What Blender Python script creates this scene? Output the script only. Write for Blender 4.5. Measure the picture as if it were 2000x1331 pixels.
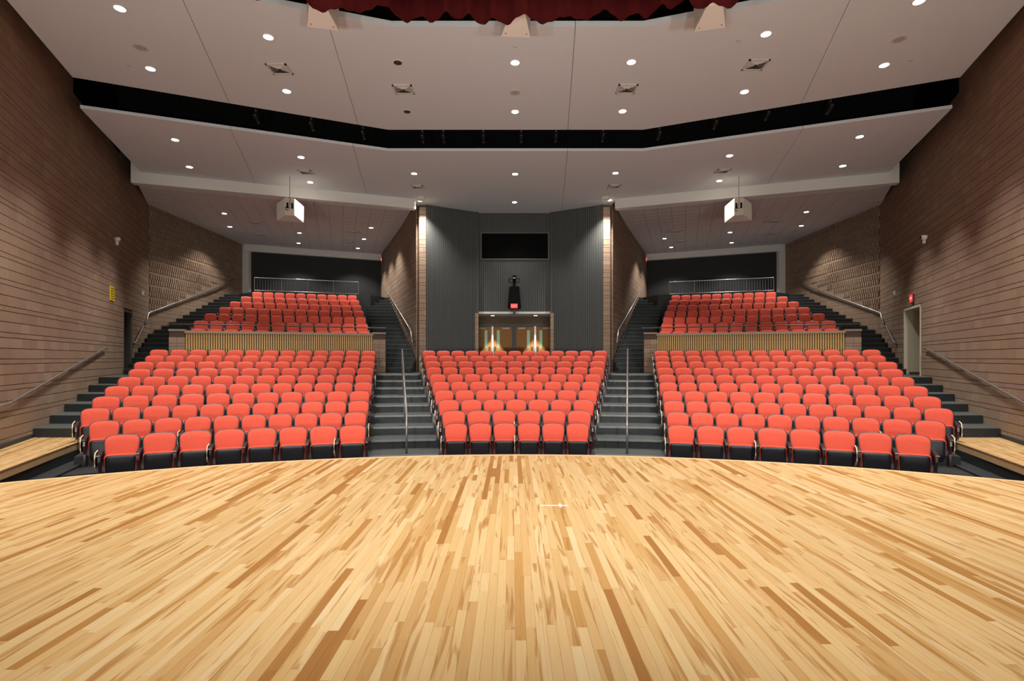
import bpy, bmesh, math, random
from mathutils import Vector, Matrix

random.seed(7)
for o in list(bpy.data.objects):
    bpy.data.objects.remove(o)
SC = bpy.context.scene
COL = SC.collection

# ------------------------------------------------------------------ camera
CX, CZ, F, HOR = -0.11, 2.4, 1000.0, 700.0
cam = bpy.data.cameras.new('camera')
cam.sensor_width = 36.0
cam.lens = 18.0
cam.shift_y = (HOR - 665.5) / 2000.0
cam.clip_end = 200
camo = bpy.data.objects.new('camera', cam)
camo.location = (CX, 0, CZ)
camo.rotation_euler = (math.pi / 2, 0, 0)
COL.objects.link(camo)
SC.camera = camo

# ------------------------------------------------------------------ world, exposure
w = bpy.data.worlds.new('world')
SC.world = w
w.use_nodes = True
w.node_tree.nodes['Background'].inputs[0].default_value = (0.010, 0.009, 0.008, 1)
w.node_tree.nodes['Background'].inputs[1].default_value = 1.0
SC.view_settings.view_transform = 'Standard'
SC.view_settings.look = 'None'
SC.view_settings.gamma = 1.0
SC.view_settings.use_curve_mapping = False
SC.view_settings.exposure = 0.31
SC.cycles.use_denoising = True
SC.cycles.max_bounces = 6
SC.cycles.glossy_bounces = 2
SC.cycles.transmission_bounces = 1
SC.cycles.use_adaptive_sampling = True
SC.cycles.adaptive_threshold = 0.03
SC.cycles.diffuse_bounces = 4
SC.cycles.sample_clamp_indirect = 8.0

HOUSE_W = 340.0        # one ceiling downlight, watts
STAGE_W = 1450.0       # one stage work light, watts
FILL_W = 1250.0       # one added fill flood, unseen behind the camera, watts
WARM = (1.0, 0.95, 0.885)


# ------------------------------------------------------------------ projection helpers
def PT(px, py, D):
    return Vector(((px - 1000) * D / F + CX, D, CZ - (py - HOR) * D / F))


def ONZ(px, py, z):
    return PT(px, py, (CZ - z) * F / (py - HOR))


def PROJ(p):
    if p[1] < 0.3:
        return None
    return (1000 + (p[0] - CX) / p[1] * F, HOR - (p[2] - CZ) / p[1] * F)


def proj_area(pts):
    """area in pixels of a quad clipped roughly to the frame"""
    q = [PROJ(p) for p in pts]
    if any(a is None for a in q):
        return 0
    q = [(min(max(a, 0), 2000), min(max(b, 0), 1331)) for a, b in q]
    s = 0
    for i in range(len(q)):
        a, b = q[i], q[(i + 1) % len(q)]
        s += a[0] * b[1] - a[1] * b[0]
    return abs(s) / 2


# ------------------------------------------------------------------ materials
MATS = {}


def mat(name, col, rough=0.6, metal=0.0, noise=0.0, nscale=20.0, bump=0.0, emit=None, estr=0.0, spec=0.5, coat=0.0):
    if name in MATS:
        return MATS[name]
    m = bpy.data.materials.new(name)
    m.use_nodes = True
    nt = m.node_tree
    b = nt.nodes['Principled BSDF']
    b.inputs['Base Color'].default_value = (*col, 1)
    b.inputs['Roughness'].default_value = rough
    b.inputs['Metallic'].default_value = metal
    b.inputs['Specular IOR Level'].default_value = spec
    b.inputs['Coat Weight'].default_value = coat
    if emit:
        m.cycles.emission_sampling = 'NONE'
        b.inputs['Emission Color'].default_value = (*emit, 1)
        b.inputs['Emission Strength'].default_value = estr
    if noise > 0 or bump > 0:
        tc = nt.nodes.new('ShaderNodeTexCoord')
        n = nt.nodes.new('ShaderNodeTexNoise')
        n.inputs['Scale'].default_value = nscale
        n.inputs['Detail'].default_value = 4
        nt.links.new(tc.outputs['Object'], n.inputs['Vector'])
        if noise > 0:
            r = nt.nodes.new('ShaderNodeMapRange')
            r.inputs[3].default_value = 1 - noise
            r.inputs[4].default_value = 1 + noise
            nt.links.new(n.outputs['Fac'], r.inputs[0])
            mx = nt.nodes.new('ShaderNodeVectorMath')
            mx.operation = 'SCALE'
            mx.inputs[0].default_value = col
            nt.links.new(r.outputs[0], mx.inputs['Scale'])
            nt.links.new(mx.outputs[0], b.inputs['Base Color'])
        if bump > 0:
            bp = nt.nodes.new('ShaderNodeBump')
            bp.inputs['Strength'].default_value = bump
            bp.inputs['Distance'].default_value = 0.01
            nt.links.new(n.outputs['Fac'], bp.inputs['Height'])
            nt.links.new(bp.outputs[0], b.inputs['Normal'])
    MATS[name] = m
    return m


def rnd_value(nt):
    """per-piece random: mesh attribute 'rnd' + object random, wrapped"""
    at = nt.nodes.new('ShaderNodeAttribute')
    at.attribute_name = 'rnd'
    oi = nt.nodes.new('ShaderNodeObjectInfo')
    ad = nt.nodes.new('ShaderNodeMath')
    ad.operation = 'ADD'
    nt.links.new(at.outputs['Fac'], ad.inputs[0])
    nt.links.new(oi.outputs['Random'], ad.inputs[1])
    fr = nt.nodes.new('ShaderNodeMath')
    fr.operation = 'FRACT'
    nt.links.new(ad.outputs[0], fr.inputs[0])
    return fr.outputs[0]


def ramp(nt, fac, stops, interp='LINEAR'):
    r = nt.nodes.new('ShaderNodeValToRGB')
    r.color_ramp.interpolation = interp
    el = r.color_ramp.elements
    while len(el) < len(stops):
        el.new(0.5)
    for e, (p, c) in zip(el, stops):
        e.position = p
        e.color = (*c, 1)
    nt.links.new(fac, r.inputs[0])
    return r.outputs[0]


def make_brick_mat(name, stops):
    m = bpy.data.materials.new(name)
    m.use_nodes = True
    nt = m.node_tree
    b = nt.nodes['Principled BSDF']
    b.inputs['Roughness'].default_value = 0.85
    b.inputs['Specular IOR Level'].default_value = 0.25
    r = rnd_value(nt)
    c = ramp(nt, r, stops)
    g = nt.nodes.new('ShaderNodeNewGeometry')
    n = nt.nodes.new('ShaderNodeTexNoise')
    n.inputs['Scale'].default_value = 30
    n.inputs['Detail'].default_value = 5
    nt.links.new(g.outputs['Position'], n.inputs['Vector'])
    mr = nt.nodes.new('ShaderNodeMapRange')
    mr.inputs[3].default_value = 0.78
    mr.inputs[4].default_value = 1.2
    nt.links.new(n.outputs['Fac'], mr.inputs[0])
    sc = nt.nodes.new('ShaderNodeVectorMath')
    sc.operation = 'SCALE'
    nt.links.new(c, sc.inputs[0])
    nt.links.new(mr.outputs[0], sc.inputs['Scale'])
    nt.links.new(sc.outputs[0], b.inputs['Base Color'])
    bp = nt.nodes.new('ShaderNodeBump')
    bp.inputs['Strength'].default_value = 0.35
    bp.inputs['Distance'].default_value = 0.004
    nt.links.new(n.outputs['Fac'], bp.inputs['Height'])
    nt.links.new(bp.outputs[0], b.inputs['Normal'])
    return m


BRICK = make_brick_mat('brick', [(0.0, (0.27, 0.180, 0.122)), (0.35, (0.30, 0.20, 0.145)), (0.7, (0.285, 0.20, 0.13)), (1.0, (0.33, 0.235, 0.17))])
MORTAR = mat('mortar', (0.085, 0.05, 0.034), 0.95, noise=0.15, nscale=40)


def make_wood_mat(name, axis_y=True, lighten=1.0):
    m = bpy.data.materials.new(name)
    m.use_nodes = True
    nt = m.node_tree
    b = nt.nodes['Principled BSDF']
    b.inputs['Roughness'].default_value = 0.24
    b.inputs['Specular IOR Level'].default_value = 0.4
    r = rnd_value(nt)
    base = ramp(nt, r, [(0.0, (0.66, 0.435, 0.19)), (0.08, (0.73, 0.51, 0.25)), (0.16, (0.64, 0.40, 0.165)), (0.24, (0.70, 0.475, 0.22)),
                        (0.32, (0.68, 0.445, 0.205)), (0.40, (0.62, 0.385, 0.15)), (0.48, (0.72, 0.505, 0.26)), (0.56, (0.66, 0.43, 0.185)),
                        (0.64, (0.74, 0.54, 0.29)), (0.71, (0.57, 0.33, 0.115)), (0.77, (0.70, 0.475, 0.225)), (0.83, (0.53, 0.285, 0.09)),
                        (0.88, (0.65, 0.41, 0.175)), (0.93, (0.47, 0.235, 0.065)), (0.98, (0.38, 0.17, 0.045))])
    g = nt.nodes.new('ShaderNodeNewGeometry')
    off = nt.nodes.new('ShaderNodeMath')
    off.operation = 'MULTIPLY'
    off.inputs[1].default_value = 173.0
    nt.links.new(r, off.inputs[0])
    cmb = nt.nodes.new('ShaderNodeCombineXYZ')
    nt.links.new(off.outputs[0], cmb.inputs[2])
    add = nt.nodes.new('ShaderNodeVectorMath')
    add.operation = 'ADD'
    nt.links.new(g.outputs['Position'], add.inputs[0])
    nt.links.new(cmb.outputs[0], add.inputs[1])
    # fine grain
    mp = nt.nodes.new('ShaderNodeMapping')
    mp.inputs['Scale'].default_value = (60, 2.2, 1) if axis_y else (2.2, 60, 1)
    nt.links.new(add.outputs[0], mp.inputs['Vector'])
    n1 = nt.nodes.new('ShaderNodeTexNoise')
    n1.inputs['Scale'].default_value = 1.0
    n1.inputs['Detail'].default_value = 5
    n1.inputs['Distortion'].default_value = 0.6
    nt.links.new(mp.outputs[0], n1.inputs['Vector'])
    mr = nt.nodes.new('ShaderNodeMapRange')
    mr.inputs[3].default_value = 0.88
    mr.inputs[4].default_value = 1.10
    nt.links.new(n1.outputs['Fac'], mr.inputs[0])
    # dark heartwood streaks
    mp2 = nt.nodes.new('ShaderNodeMapping')
    mp2.inputs['Scale'].default_value = (16, 1.1, 1) if axis_y else (1.1, 16, 1)
    nt.links.new(add.outputs[0], mp2.inputs['Vector'])
    n2 = nt.nodes.new('ShaderNodeTexNoise')
    n2.inputs['Scale'].default_value = 1.0
    n2.inputs['Detail'].default_value = 3
    n2.inputs['Distortion'].default_value = 0.8
    nt.links.new(mp2.outputs[0], n2.inputs['Vector'])
    st = ramp(nt, n2.outputs['Fac'], [(0.0, (0, 0, 0)), (0.555, (0, 0, 0)), (0.61, (0.6, 0.6, 0.6)), (0.70, (0.9, 0.9, 0.9)), (1.0, (1, 1, 1))])
    mix = nt.nodes.new('ShaderNodeMixRGB')
    mix.inputs[2].default_value = (0.42, 0.195, 0.05, 1)
    nt.links.new(st, mix.inputs[0])
    nt.links.new(base, mix.inputs[1])
    sc = nt.nodes.new('ShaderNodeVectorMath')
    sc.operation = 'SCALE'
    nt.links.new(mix.outputs[0], sc.inputs[0])
    nt.links.new(mr.outputs[0], sc.inputs['Scale'])
    nt.links.new(sc.outputs[0], b.inputs['Base Color'])
    return m


MAPLE = make_wood_mat('maple_board')
MAPLE_TRIM = mat('maple_trim', (0.70, 0.47, 0.24), 0.35, noise=0.12, nscale=6)
JOINT = mat('board_joint', (0.22, 0.12, 0.05), 0.8)
PLASTER = mat('plaster_ceiling', (0.65, 0.665, 0.675), 0.9, noise=0.02, nscale=3)
PLASTER_TILE = mat('acoustic_tile', (0.68, 0.60, 0.59), 0.95, noise=0.05, nscale=60)
TILE_GRID = mat('tile_grid', (0.30, 0.25, 0.24), 0.9)
BEAMM = mat('painted_beam', (0.68, 0.655, 0.61), 0.85)
BLACK = mat('black_paint', (0.004, 0.004, 0.004), 0.95, spec=0.1)
SEAM = mat('seam_backing', (0.12, 0.10, 0.09), 0.9)  # dark strip behind the ceiling panel joints
CARPET = mat('black_rubber_floor', (0.022, 0.026, 0.027), 0.55, noise=0.25, nscale=8, spec=0.35)
TREAD = mat('rubber_tread', (0.060, 0.068, 0.064), 0.5, noise=0.18, nscale=14, spec=0.4)
NOSING = mat('stair_nosing', (0.16, 0.18, 0.18), 0.4, spec=0.5)
REDF = mat('red_fabric', (0.63, 0.085, 0.050), 0.85, noise=0.13, nscale=38, bump=0.3, spec=0.2)
SHELL = mat('charcoal_plastic', (0.030, 0.028, 0.034), 0.42)
PAN = mat('black_seat_pan', (0.010, 0.010, 0.013), 0.42, spec=0.35)
ARM = mat('black_armrest', (0.020, 0.018, 0.019), 0.35)
STAND = mat('dark_maroon_steel', (0.035, 0.010, 0.011), 0.3)
CREAM = mat('cream_laminate_edge', (0.74, 0.62, 0.43), 0.5)
STEEL = mat('satin_steel', (0.42, 0.41, 0.40), 0.32, metal=0.85)
RAILM = mat('grey_rail', (0.26, 0.24, 0.23), 0.35, metal=0.6)
DARKRAIL = mat('dark_rail', (0.03, 0.03, 0.03), 0.4)
DARKWALL = mat('dark_wall_panel', (0.018, 0.018, 0.018), 0.8, noise=0.1, nscale=5)
RIB = mat('charcoal_ribbed_panel', (0.070, 0.072, 0.068), 0.7)
SLATM = mat('oak_slat', (0.54, 0.315, 0.10), 0.5, noise=0.2, nscale=10)
SLATBACK = mat('oak_slat_backing', (0.085, 0.045, 0.018), 0.8)
DOORW = mat('oak_door', (0.37, 0.165, 0.04), 0.5, noise=0.12, nscale=7, spec=0.2)
DFRAME = mat('dark_door_frame', (0.05, 0.045, 0.045), 0.5)
GREENG = mat('green_wired_glass', (0.22, 0.40, 0.22), 0.25, emit=(0.25, 0.5, 0.26), estr=0.12)  # weak emission stands in for the green light beyond the pane
GLASSB = mat('black_booth_glass', (0.002, 0.002, 0.002), 0.5, spec=0.05)
SPKW = mat('white_speaker_shell', (0.80, 0.74, 0.66), 0.5)
SPKB = mat('black_speaker', (0.006, 0.0055, 0.0055), 0.7, spec=0.1)
EXITR = mat('exit_red', (0.6, 0.02, 0.02), 0.4, emit=(1.0, 0.03, 0.03), estr=1.0)
EXITL = mat('exit_letters', (0.9, 0.4, 0.3), 0.4, emit=(1.0, 0.35, 0.3), estr=1.0)
YEL = mat('yellow_sign', (0.80, 0.60, 0.01), 0.5)
YELT = mat('yellow_sign_print', (0.12, 0.09, 0.01), 0.6)
LENS = mat('lamp_lens', (1, 1, 1), 0.5, emit=(1.0, 0.96, 0.9), estr=14.0)
TRIMW = mat('lamp_trim', (0.70, 0.66, 0.60), 0.5)
LAMPOFF = mat('lamp_reflector_off', (0.10, 0.09, 0.08), 0.25, metal=0.6)
VENTD = mat('vent_dark', (0.05, 0.045, 0.04), 0.8)
VENTW = mat('vent_blade', (0.58, 0.53, 0.48), 0.6)
CREAMW = mat('cream_painted_wall', (0.62, 0.56, 0.42), 0.7)
CURT = mat('red_velour', (0.036, 0.002, 0.002), 0.95, noise=0.2, nscale=12, spec=0.1)
TAPE = mat('white_tape', (0.85, 0.80, 0.74), 0.6)


# ------------------------------------------------------------------ mesh helpers
class MB:
    def __init__(self):
        self.v, self.f, self.r = [], [], []

    def add(self, verts, faces, rnd=0.0):
        o = len(self.v)
        self.v += [tuple(p) for p in verts]
        self.f += [tuple(i + o for i in f) for f in faces]
        self.r += [rnd] * len(verts)

    def box(self, x0, x1, y0, y1, z0, z1, rnd=0.0, M=None):
        vs = [(x, y, z) for z in (z0, z1) for y in (y0, y1) for x in (x0, x1)]
        if M:
            vs = [M @ Vector(p) for p in vs]
        self.add(vs, [(0, 2, 3, 1), (4, 5, 7, 6), (0, 1, 5, 4), (2, 6, 7, 3), (0, 4, 6, 2), (1, 3, 7, 5)], rnd)

    def prism(self, poly, z0, z1, rnd=0.0):
        """vertical prism over an xy polygon; either winding"""
        a = sum(poly[i][0] * poly[(i + 1) % len(poly)][1] - poly[i][1] * poly[(i + 1) % len(poly)][0] for i in range(len(poly)))
        if a < 0:
            poly = poly[::-1]
        n = len(poly)
        vs = [(p[0], p[1], z0) for p in poly] + [(p[0], p[1], z1) for p in poly]
        fs = [tuple(range(n))[::-1], tuple(range(n, 2 * n))]
        fs += [(i, (i + 1) % n, n + (i + 1) % n, n + i) for i in range(n)]
        self.add(vs, fs, rnd)

    def tube(self, pts, r, n=8):
        pts = [Vector(p) for p in pts]
        rings = []
        for i, p in enumerate(pts):
            if i == 0:
                d = pts[1] - p
            elif i == len(pts) - 1:
                d = p - pts[i - 1]
            else:
                d = (pts[i + 1] - p).normalized() + (p - pts[i - 1]).normalized()
            d.normalize()
            u = d.cross(Vector((0, 0, 1)))
            if u.length < 1e-3:
                u = Vector((1, 0, 0))
            u.normalize()
            t = u.cross(d)
            rings.append([p + r * (math.cos(2 * math.pi * k / n) * u + math.sin(2 * math.pi * k / n) * t) for k in range(n)])
        vs = [q for rg in rings for q in rg]
        fs = []
        for i in range(len(pts) - 1):
            for k in range(n):
                a, b = i * n + k, i * n + (k + 1) % n
                fs.append((a, b, b + n, a + n))
        fs.append(tuple(range(n))[::-1])
        fs.append(tuple(range((len(pts) - 1) * n, len(pts) * n)))
        self.add(vs, fs)

    def lathe(self, prof, n=16, M=None):
        """prof: (radius, z) list"""
        vs, fs = [], []
        for r, z in prof:
            for k in range(n):
                a = 2 * math.pi * k / n
                p = Vector((r * math.cos(a), r * math.sin(a), z))
                vs.append(M @ p if M else p)
        for i in range(len(prof) - 1):
            for k in range(n):
                a, b = i * n + k, i * n + (k + 1) % n
                fs.append((a, b, b + n, a + n))
        fs.append(tuple(range(n))[::-1])
        fs.append(tuple(range((len(prof) - 1) * n, len(prof) * n)))
        self.add(vs, fs)

    def mesh(self, name, m, smooth=False):
        me = bpy.data.meshes.new(name)
        me.from_pydata(self.v, [], self.f)
        if m:
            me.materials.append(m)
        a = me.attributes.new('rnd', 'FLOAT', 'POINT')
        a.data.foreach_set('value', self.r)
        if smooth:
            me.polygons.foreach_set('use_smooth', [True] * len(me.polygons))
        me.update()
        return me


def link(name, data, parent=None, loc=None, rz=None):
    o = bpy.data.objects.new(name, data)
    COL.objects.link(o)
    if parent:
        o.parent = parent
    if loc is not None:
        o.location = loc
    if rz is not None:
        o.rotation_euler = (0, 0, rz)
    return o


def obj(name, mb, m, parent=None, smooth=False, loc=None, rz=None):
    return link(name, mb.mesh(name, m, smooth), parent, loc, rz)


def tag(o, label, cat, group=None, kind=None):
    o['label'] = label
    o['category'] = cat
    if group:
        o['group'] = group
    if kind:
        o['kind'] = kind
    return o


def root(name, label, cat, loc=(0, 0, 0), rz=0, group=None, kind=None):
    o = link(name, None, None, loc, rz)
    o.empty_display_size = 0.2
    return tag(o, label, cat, group, kind)


def fix_normals(me):
    bm = bmesh.new()
    bm.from_mesh(me)
    bmesh.ops.recalc_face_normals(bm, faces=bm.faces)
    bm.to_mesh(me)
    bm.free()


ORD = ['first', 'second', 'third', 'fourth', 'fifth', 'sixth', 'seventh', 'eighth', 'ninth', 'tenth', 'eleventh', 'twelfth', 'thirteenth', 'fourteenth']
SIDE = {-1: 'left', 1: 'right'}

# ------------------------------------------------------------------ plan of the hall
YC = -6.1                  # centre of the curved rows lies on the stage axis


def ARC(R, a):
    return (R * math.sin(a), YC + R * math.cos(a))


def wall_x(D):             # side wall of the hall (right side; left is mirrored)
    return 5.67 + 0.46 * D


KINK_D = 22.2
KX = wall_x(KINK_D)        # 15.88
REAR_D = 30.0
ZL = 1.8                   # level of the cross aisle and doors
ZT = 5.9                   # top landing
STAGE_Z = 0.9
Z1, Z2, Z3 = 9.4, 9.0, 9.05   # ceilings: front panel, middle panel, rear tiled
ROW_P, ROW_R0, RISE = 0.92, 18.0, 0.20


def tier_R(i):             # radius of the front edge of lower tier i
    return 16.91 + ROW_P * i


def upper_R(j):
    return 28.4 + 1.1 * j


UZ0, UR = 2.64, 0.38


def annulus(mb, R0, R1, a0, a1, z0, z1, n=24):
    pin = [ARC(R0, a0 + (a1 - a0) * k / n) for k in range(n + 1)]
    pout = [ARC(R1, a0 + (a1 - a0) * k / n) for k in range(n + 1)]
    for k in range(n):
        pass
    poly = pin + pout[::-1]
    m = len(poly)
    # quads on top/bottom keep the solid clean
    vs = [(p[0], p[1], z0) for p in poly] + [(p[0], p[1], z1) for p in poly]
    fs = []
    for k in range(n):
        a, b, c, d = k, k + 1, m - 2 - k, m - 1 - k
        fs.append((m + a, m + d, m + c, m + b))
        fs.append((a, b, c, d))
    for k in range(m):
        k2 = (k + 1) % m
        fs.append((k, m + k, m + k2, k2))
    mb.add(vs, fs)


# ------------------------------------------------------------------ auditorium floor
mb = MB()
mb.prism([(-17, -3), (17, -3), (17, 34), (-17, 34)], -0.2, 0.0)
tag(obj('floor', mb, CARPET), 'black rubber floor of the pit between stage and front row', 'floor', kind='structure')

# ------------------------------------------------------------------ stage
R_ST, Y_ST = 11.7, 7.98


def stage_y(x):
    return Y_ST - R_ST + math.sqrt(max(R_ST ** 2 - x * x, 0))


stage = root('stage_floor', 'broad curved stage floor of pale maple strip boards', 'floor', kind='structure')
mb = MB()
XS = [-9.5 + 19.0 * k / 60 for k in range(61)]
poly = [(-9.5, -1.5), (9.5, -1.5)] + [(x, stage_y(x) - 0.02) for x in XS[::-1]]
mb.prism(poly, 0.05, STAGE_Z - 0.012)
obj('stage_platform', mb, JOINT, stage)
mb = MB()
for k in range(60):
    x0, x1 = XS[k], XS[k + 1]
    p = [(x0, stage_y(x0) - 0.10), (x1, stage_y(x1) - 0.10), (x1, stage_y(x1)), (x0, stage_y(x0))]
    mb.prism(p, STAGE_Z - 0.05, STAGE_Z)
obj('stage_edge', mb, MAPLE_TRIM, stage)
boards = []
BW = 0.0572
ncol = int(18.6 / BW)
for c in range(ncol):
    x0 = -9.3 + c * BW
    x1 = x0 + BW - 0.0009
    y = -1.4 - random.random() * 0.6
    while True:
        L = random.choice([0.3, 0.5, 0.7, 0.9, 1.1, 1.4, 1.8]) * random.uniform(0.85, 1.15)
        y1 = y + L
        e0, e1 = stage_y(x0) - 0.1, stage_y(x1) - 0.1
        ya, yb = min(y1 - 0.0009, e0), min(y1 - 0.0009, e1)
        if ya - y > 0.03:
            dz = random.uniform(-0.0003, 0.0003)
            boards.append((x0, x1, y, ya, yb, dz, random.random()))
        y = y1
        if y > min(e0, e1):
            break


def board_area(b):
    z = STAGE_Z
    lo = max(b[2], 2.2)
    if b[3] <= lo:
        return 0
    return proj_area([(b[0], lo, z), (b[1], lo, z), (b[1], b[4], z), (b[0], b[3], z)])


boards.sort(key=board_area, reverse=True)


def board_geo(mb, b):
    x0, x1, y, ya, yb, dz, r = b
    z = STAGE_Z + dz
    zl = STAGE_Z - 0.012
    vs = [(x0, y, zl), (x1, y, zl), (x1, yb, zl), (x0, ya, zl), (x0, y, z), (x1, y, z), (x1, yb, z), (x0, ya, z)]
    mb.add(vs, [(4, 5, 6, 7), (0, 1, 5, 4), (1, 2, 6, 5), (2, 3, 7, 6), (3, 0, 4, 7)], r)


for b in boards[:300]:
    m1 = MB()
    board_geo(m1, b)
    obj('plank', m1, MAPLE, stage)
m1 = MB()
for b in boards[300:]:
    board_geo(m1, b)
o = obj('planking', m1, MAPLE, stage)
o['kind'] = 'stuff'

# side platforms of maple
for s in (-1, 1):
    pr = root('side_platform', 'low maple side platform under the handrail on the %s wall' % SIDE[s], 'platform', kind='structure')
    e0, e1 = (8.3 - 0.41 * 2.0, 6.16), (9.45, 11.0)
    far = 11.65
    out = [(wall_x(6.16) - 0.25, 6.16), (wall_x(far) - 0.06, far)]
    mb = MB()
    mb.prism([(s * e0[0], e0[1]), (s * out[0][0], out[0][1]), (s * out[1][0], out[1][1]), (s * 9.72, far)], 0.44, 0.585)
    obj('platform_body', mb, MAPLE_TRIM, pr)
    # boards run along the wall
    nb = 22
    for k in range(nb):
        def lerp(a, b, t):
            return (a[0] + (b[0] - a[0]) * t, a[1] + (b[1] - a[1]) * t)
        t0, t1 = k / nb, (k + 0.97) / nb
        a0, a1 = lerp((e0[0] - 0.02, e0[1]), out[0], t0), lerp((e0[0] - 0.02, e0[1]), out[0], t1)
        b0, b1 = lerp((9.70, far), out[1], t0), lerp((9.70, far), out[1], t1)
        cut = random.uniform(0.25, 0.75)
        for (u0, u1) in ((0.0, cut), (cut + 0.0004, 1.0)):
            q = [lerp(a0, b0, u0), lerp(a1, b1, u0), lerp(a1, b1, u1), lerp(a0, b0, u1)]
            m1 = MB()
            m1.prism([(s * p[0], p[1]) for p in q], 0.584, 0.60, random.random() * 0.8)
            obj('plank', m1, MAPLE, pr)
    mb = MB()
    mb.prism([(s * (e0[0] - 0.3), 6.1), (s * (e0[0] + 0.6), 6.1), (s * 9.9, far), (s * 9.35, far)], 0.0, 0.24)
    mb.prism([(s * (e0[0] + 0.12), 6.12), (s * (e0[0] + 0.8), 6.12), (s * 9.9, far), (s * 9.68, far)], 0.2, 0.44)
    mb.prism([(s * (out[0][0] + 0.0), 6.16), (s * (wall_x(6.16)), 6.16), (s * (wall_x(far)), far), (s * (wall_x(far) - 0.06), far)], 0.0, 0.68)
    obj('black_step', mb, CARPET, pr)

# ------------------------------------------------------------------ lower seating tiers
A_END = math.radians(28.6)
tiers = root('seating_tiers', 'curved black stepped tiers carrying the lower rows of seats', 'tiers', kind='structure')
for i in range(1, 10):
    mb = MB()
    R1 = tier_R(i + 1) if i < 9 else 32.2
    annulus(mb, tier_R(i), R1, -A_END, A_END, 0.001, RISE * i, 40)
    obj('tier', mb, CARPET, tiers)


def aisle_angles(i):       # aisle between centre and side blocks, right side
    R = tier_R(i)
    t = (i - 1) / 8.0
    a_in = math.radians(5.75 + (8.1 - 5.75) * t)
    a_out = math.radians(10.65 + (11.4 - 10.65) * t)
    return a_in, a_out


for s in (-1, 1):
    for i in range(1, 10):
        ai, ao = aisle_angles(i)
        mb = MB()
        R1 = tier_R(i + 1) - 0.01 if i < 9 else tier_R(10) + 0.3
        annulus(mb, tier_R(i) - 0.012, R1, s * ai, s * ao, RISE * i - 0.004, RISE * i + 0.006, 8)
        obj('tread', mb, TREAD, tiers)
        mb = MB()
        annulus(mb, tier_R(i) - 0.02, tier_R(i) + 0.05, s * ai, s * ao, RISE * i - 0.03, RISE * i + 0.009, 8)
        obj('nosing', mb, NOSING, tiers)

# ------------------------------------------------------------------ side stairs (low) and landings by the doors
for s in (-1, 1):
    st = root('side_stairs', 'short black stairs beside the %s brick wall, rising from the maple platform' % SIDE[s], 'stairs', kind='structure')
    D0, T = 11.62, 0.86
    for k in range(6):
        d0 = D0 + T * k
        d1 = d0 + T if k < 5 else 18.6
        z = 0.8 + 0.2 * k

        def xin(d):
            return min((d - YC) * math.tan(A_END) - 0.02, 12.0 if d > 17 else 99)
        mb = MB()
        mb.prism([(s * xin(d0), d0), (s * (wall_x(d0) - 0.04), d0), (s * (wall_x(d1) - 0.04), d1), (s * xin(d1), d1)], 0.001, z)
        stp = obj('step', mb, CARPET, st)
        mb = MB()
        mb.prism([(s * xin(d0), d0 + 0.0), (s * (wall_x(d0) - 0.05), d0), (s * (wall_x(d1) - 0.05), d1 - 0.01), (s * xin(d1), d1 - 0.01)], z - 0.003, z + 0.006)
        obj('tread', mb, TREAD, stp)

# ------------------------------------------------------------------ upper tiers
for s in (-1, 1):
    ut = root('upper_tiers', 'steep black upper tiers behind the slatted wall, %s block' % SIDE[s], 'tiers', kind='structure')
    for j in range(7):
        mb = MB()
        a0 = math.radians(12.2 + 0.25 * j)
        a1 = math.radians(25.9 - 0.42 * j)
        annulus(mb, upper_R(j) - 1.27, upper_R(j) - 0.17 + (0.5 if j == 6 else 0), s * a0, s * a1, 1.79, UZ0 + UR * j, 12)
        obj('tier', mb, CARPET, ut)
    mb = MB()
    mb.prism([(s * x, y) for x, y in [ARC(35.3, math.radians(13.0)), ARC(35.3, math.radians(22)), (KX - 0.03, 28.6), (KX - 0.03, REAR_D), (8.55, 32.9), (7.3, 30.0)]], 1.79, ZT)
    obj('landing', mb, CARPET, ut)
    # outer stairs along the relief wall
    os_ = root('upper_side_stairs', 'long black staircase along the patterned brick wall, %s side' % SIDE[s], 'stairs', kind='structure')
    n = 20
    rz_ = (ZT - ZL) / n
    for k in range(n):
        d0 = 18.5 + 0.5 * k
        d1 = 28.62 if k == n - 1 else d0 + 0.52
        z = ZL + rz_ * (k + 1)
        t = k / n
        xi = 11.7 + 1.2 * t
        xo0 = min(wall_x(d0), KX) - 0.04
        xo1 = min(wall_x(d1), KX) - 0.04
        mb = MB()
        mb.prism([(s * xi, d0), (s * xo0, d0), (s * xo1, d1), (s * xi, d1)], max(ZL - 0.01, z - 0.9), z)
        stp = obj('step', mb, CARPET, os_)
        mb = MB()
        mb.prism([(s * xi, d0 - 0.015), (s * xo0, d0 - 0.015), (s * xo0, d0 + 0.06), (s * xi, d0 + 0.06)], z - 0.03, z + 0.005)
        obj('nosing', mb, TREAD, stp)
    # inner stairs beside the brick return wall
    is_ = root('upper_aisle_stairs', 'long narrow black staircase beside the %s brick wall of the entrance' % SIDE[s], 'stairs', kind='structure')
    for k in range(n):
        d0 = 21.0 + 0.45 * k
        d1 = d0 + 0.47
        z = ZL + rz_ * (k + 1)
        xo = 4.28 + (8.55 - 4.28) * max(d0 - 22, 0) / 11 - 0.02
        xo1 = 4.28 + (8.55 - 4.28) * max(d1 - 22, 0) / 11 - 0.02
        xi = 5.55 + (8.6 - 5.55) * (d0 - 21) / 8.5
        mb = MB()
        mb.prism([(s * xo, d0), (s * xi, d0), (s * xi, d1), (s * xo1, d1)], max(ZL - 0.01, z - 0.9), z)
        stp = obj('step', mb, CARPET, is_)
        mb = MB()
        mb.prism([(s * xo, d0 - 0.015), (s * xi, d0 - 0.015), (s * xi, d0 + 0.06), (s * xo, d0 + 0.06)], z - 0.03, z + 0.005)
        obj('nosing', mb, TREAD, stp)

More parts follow.
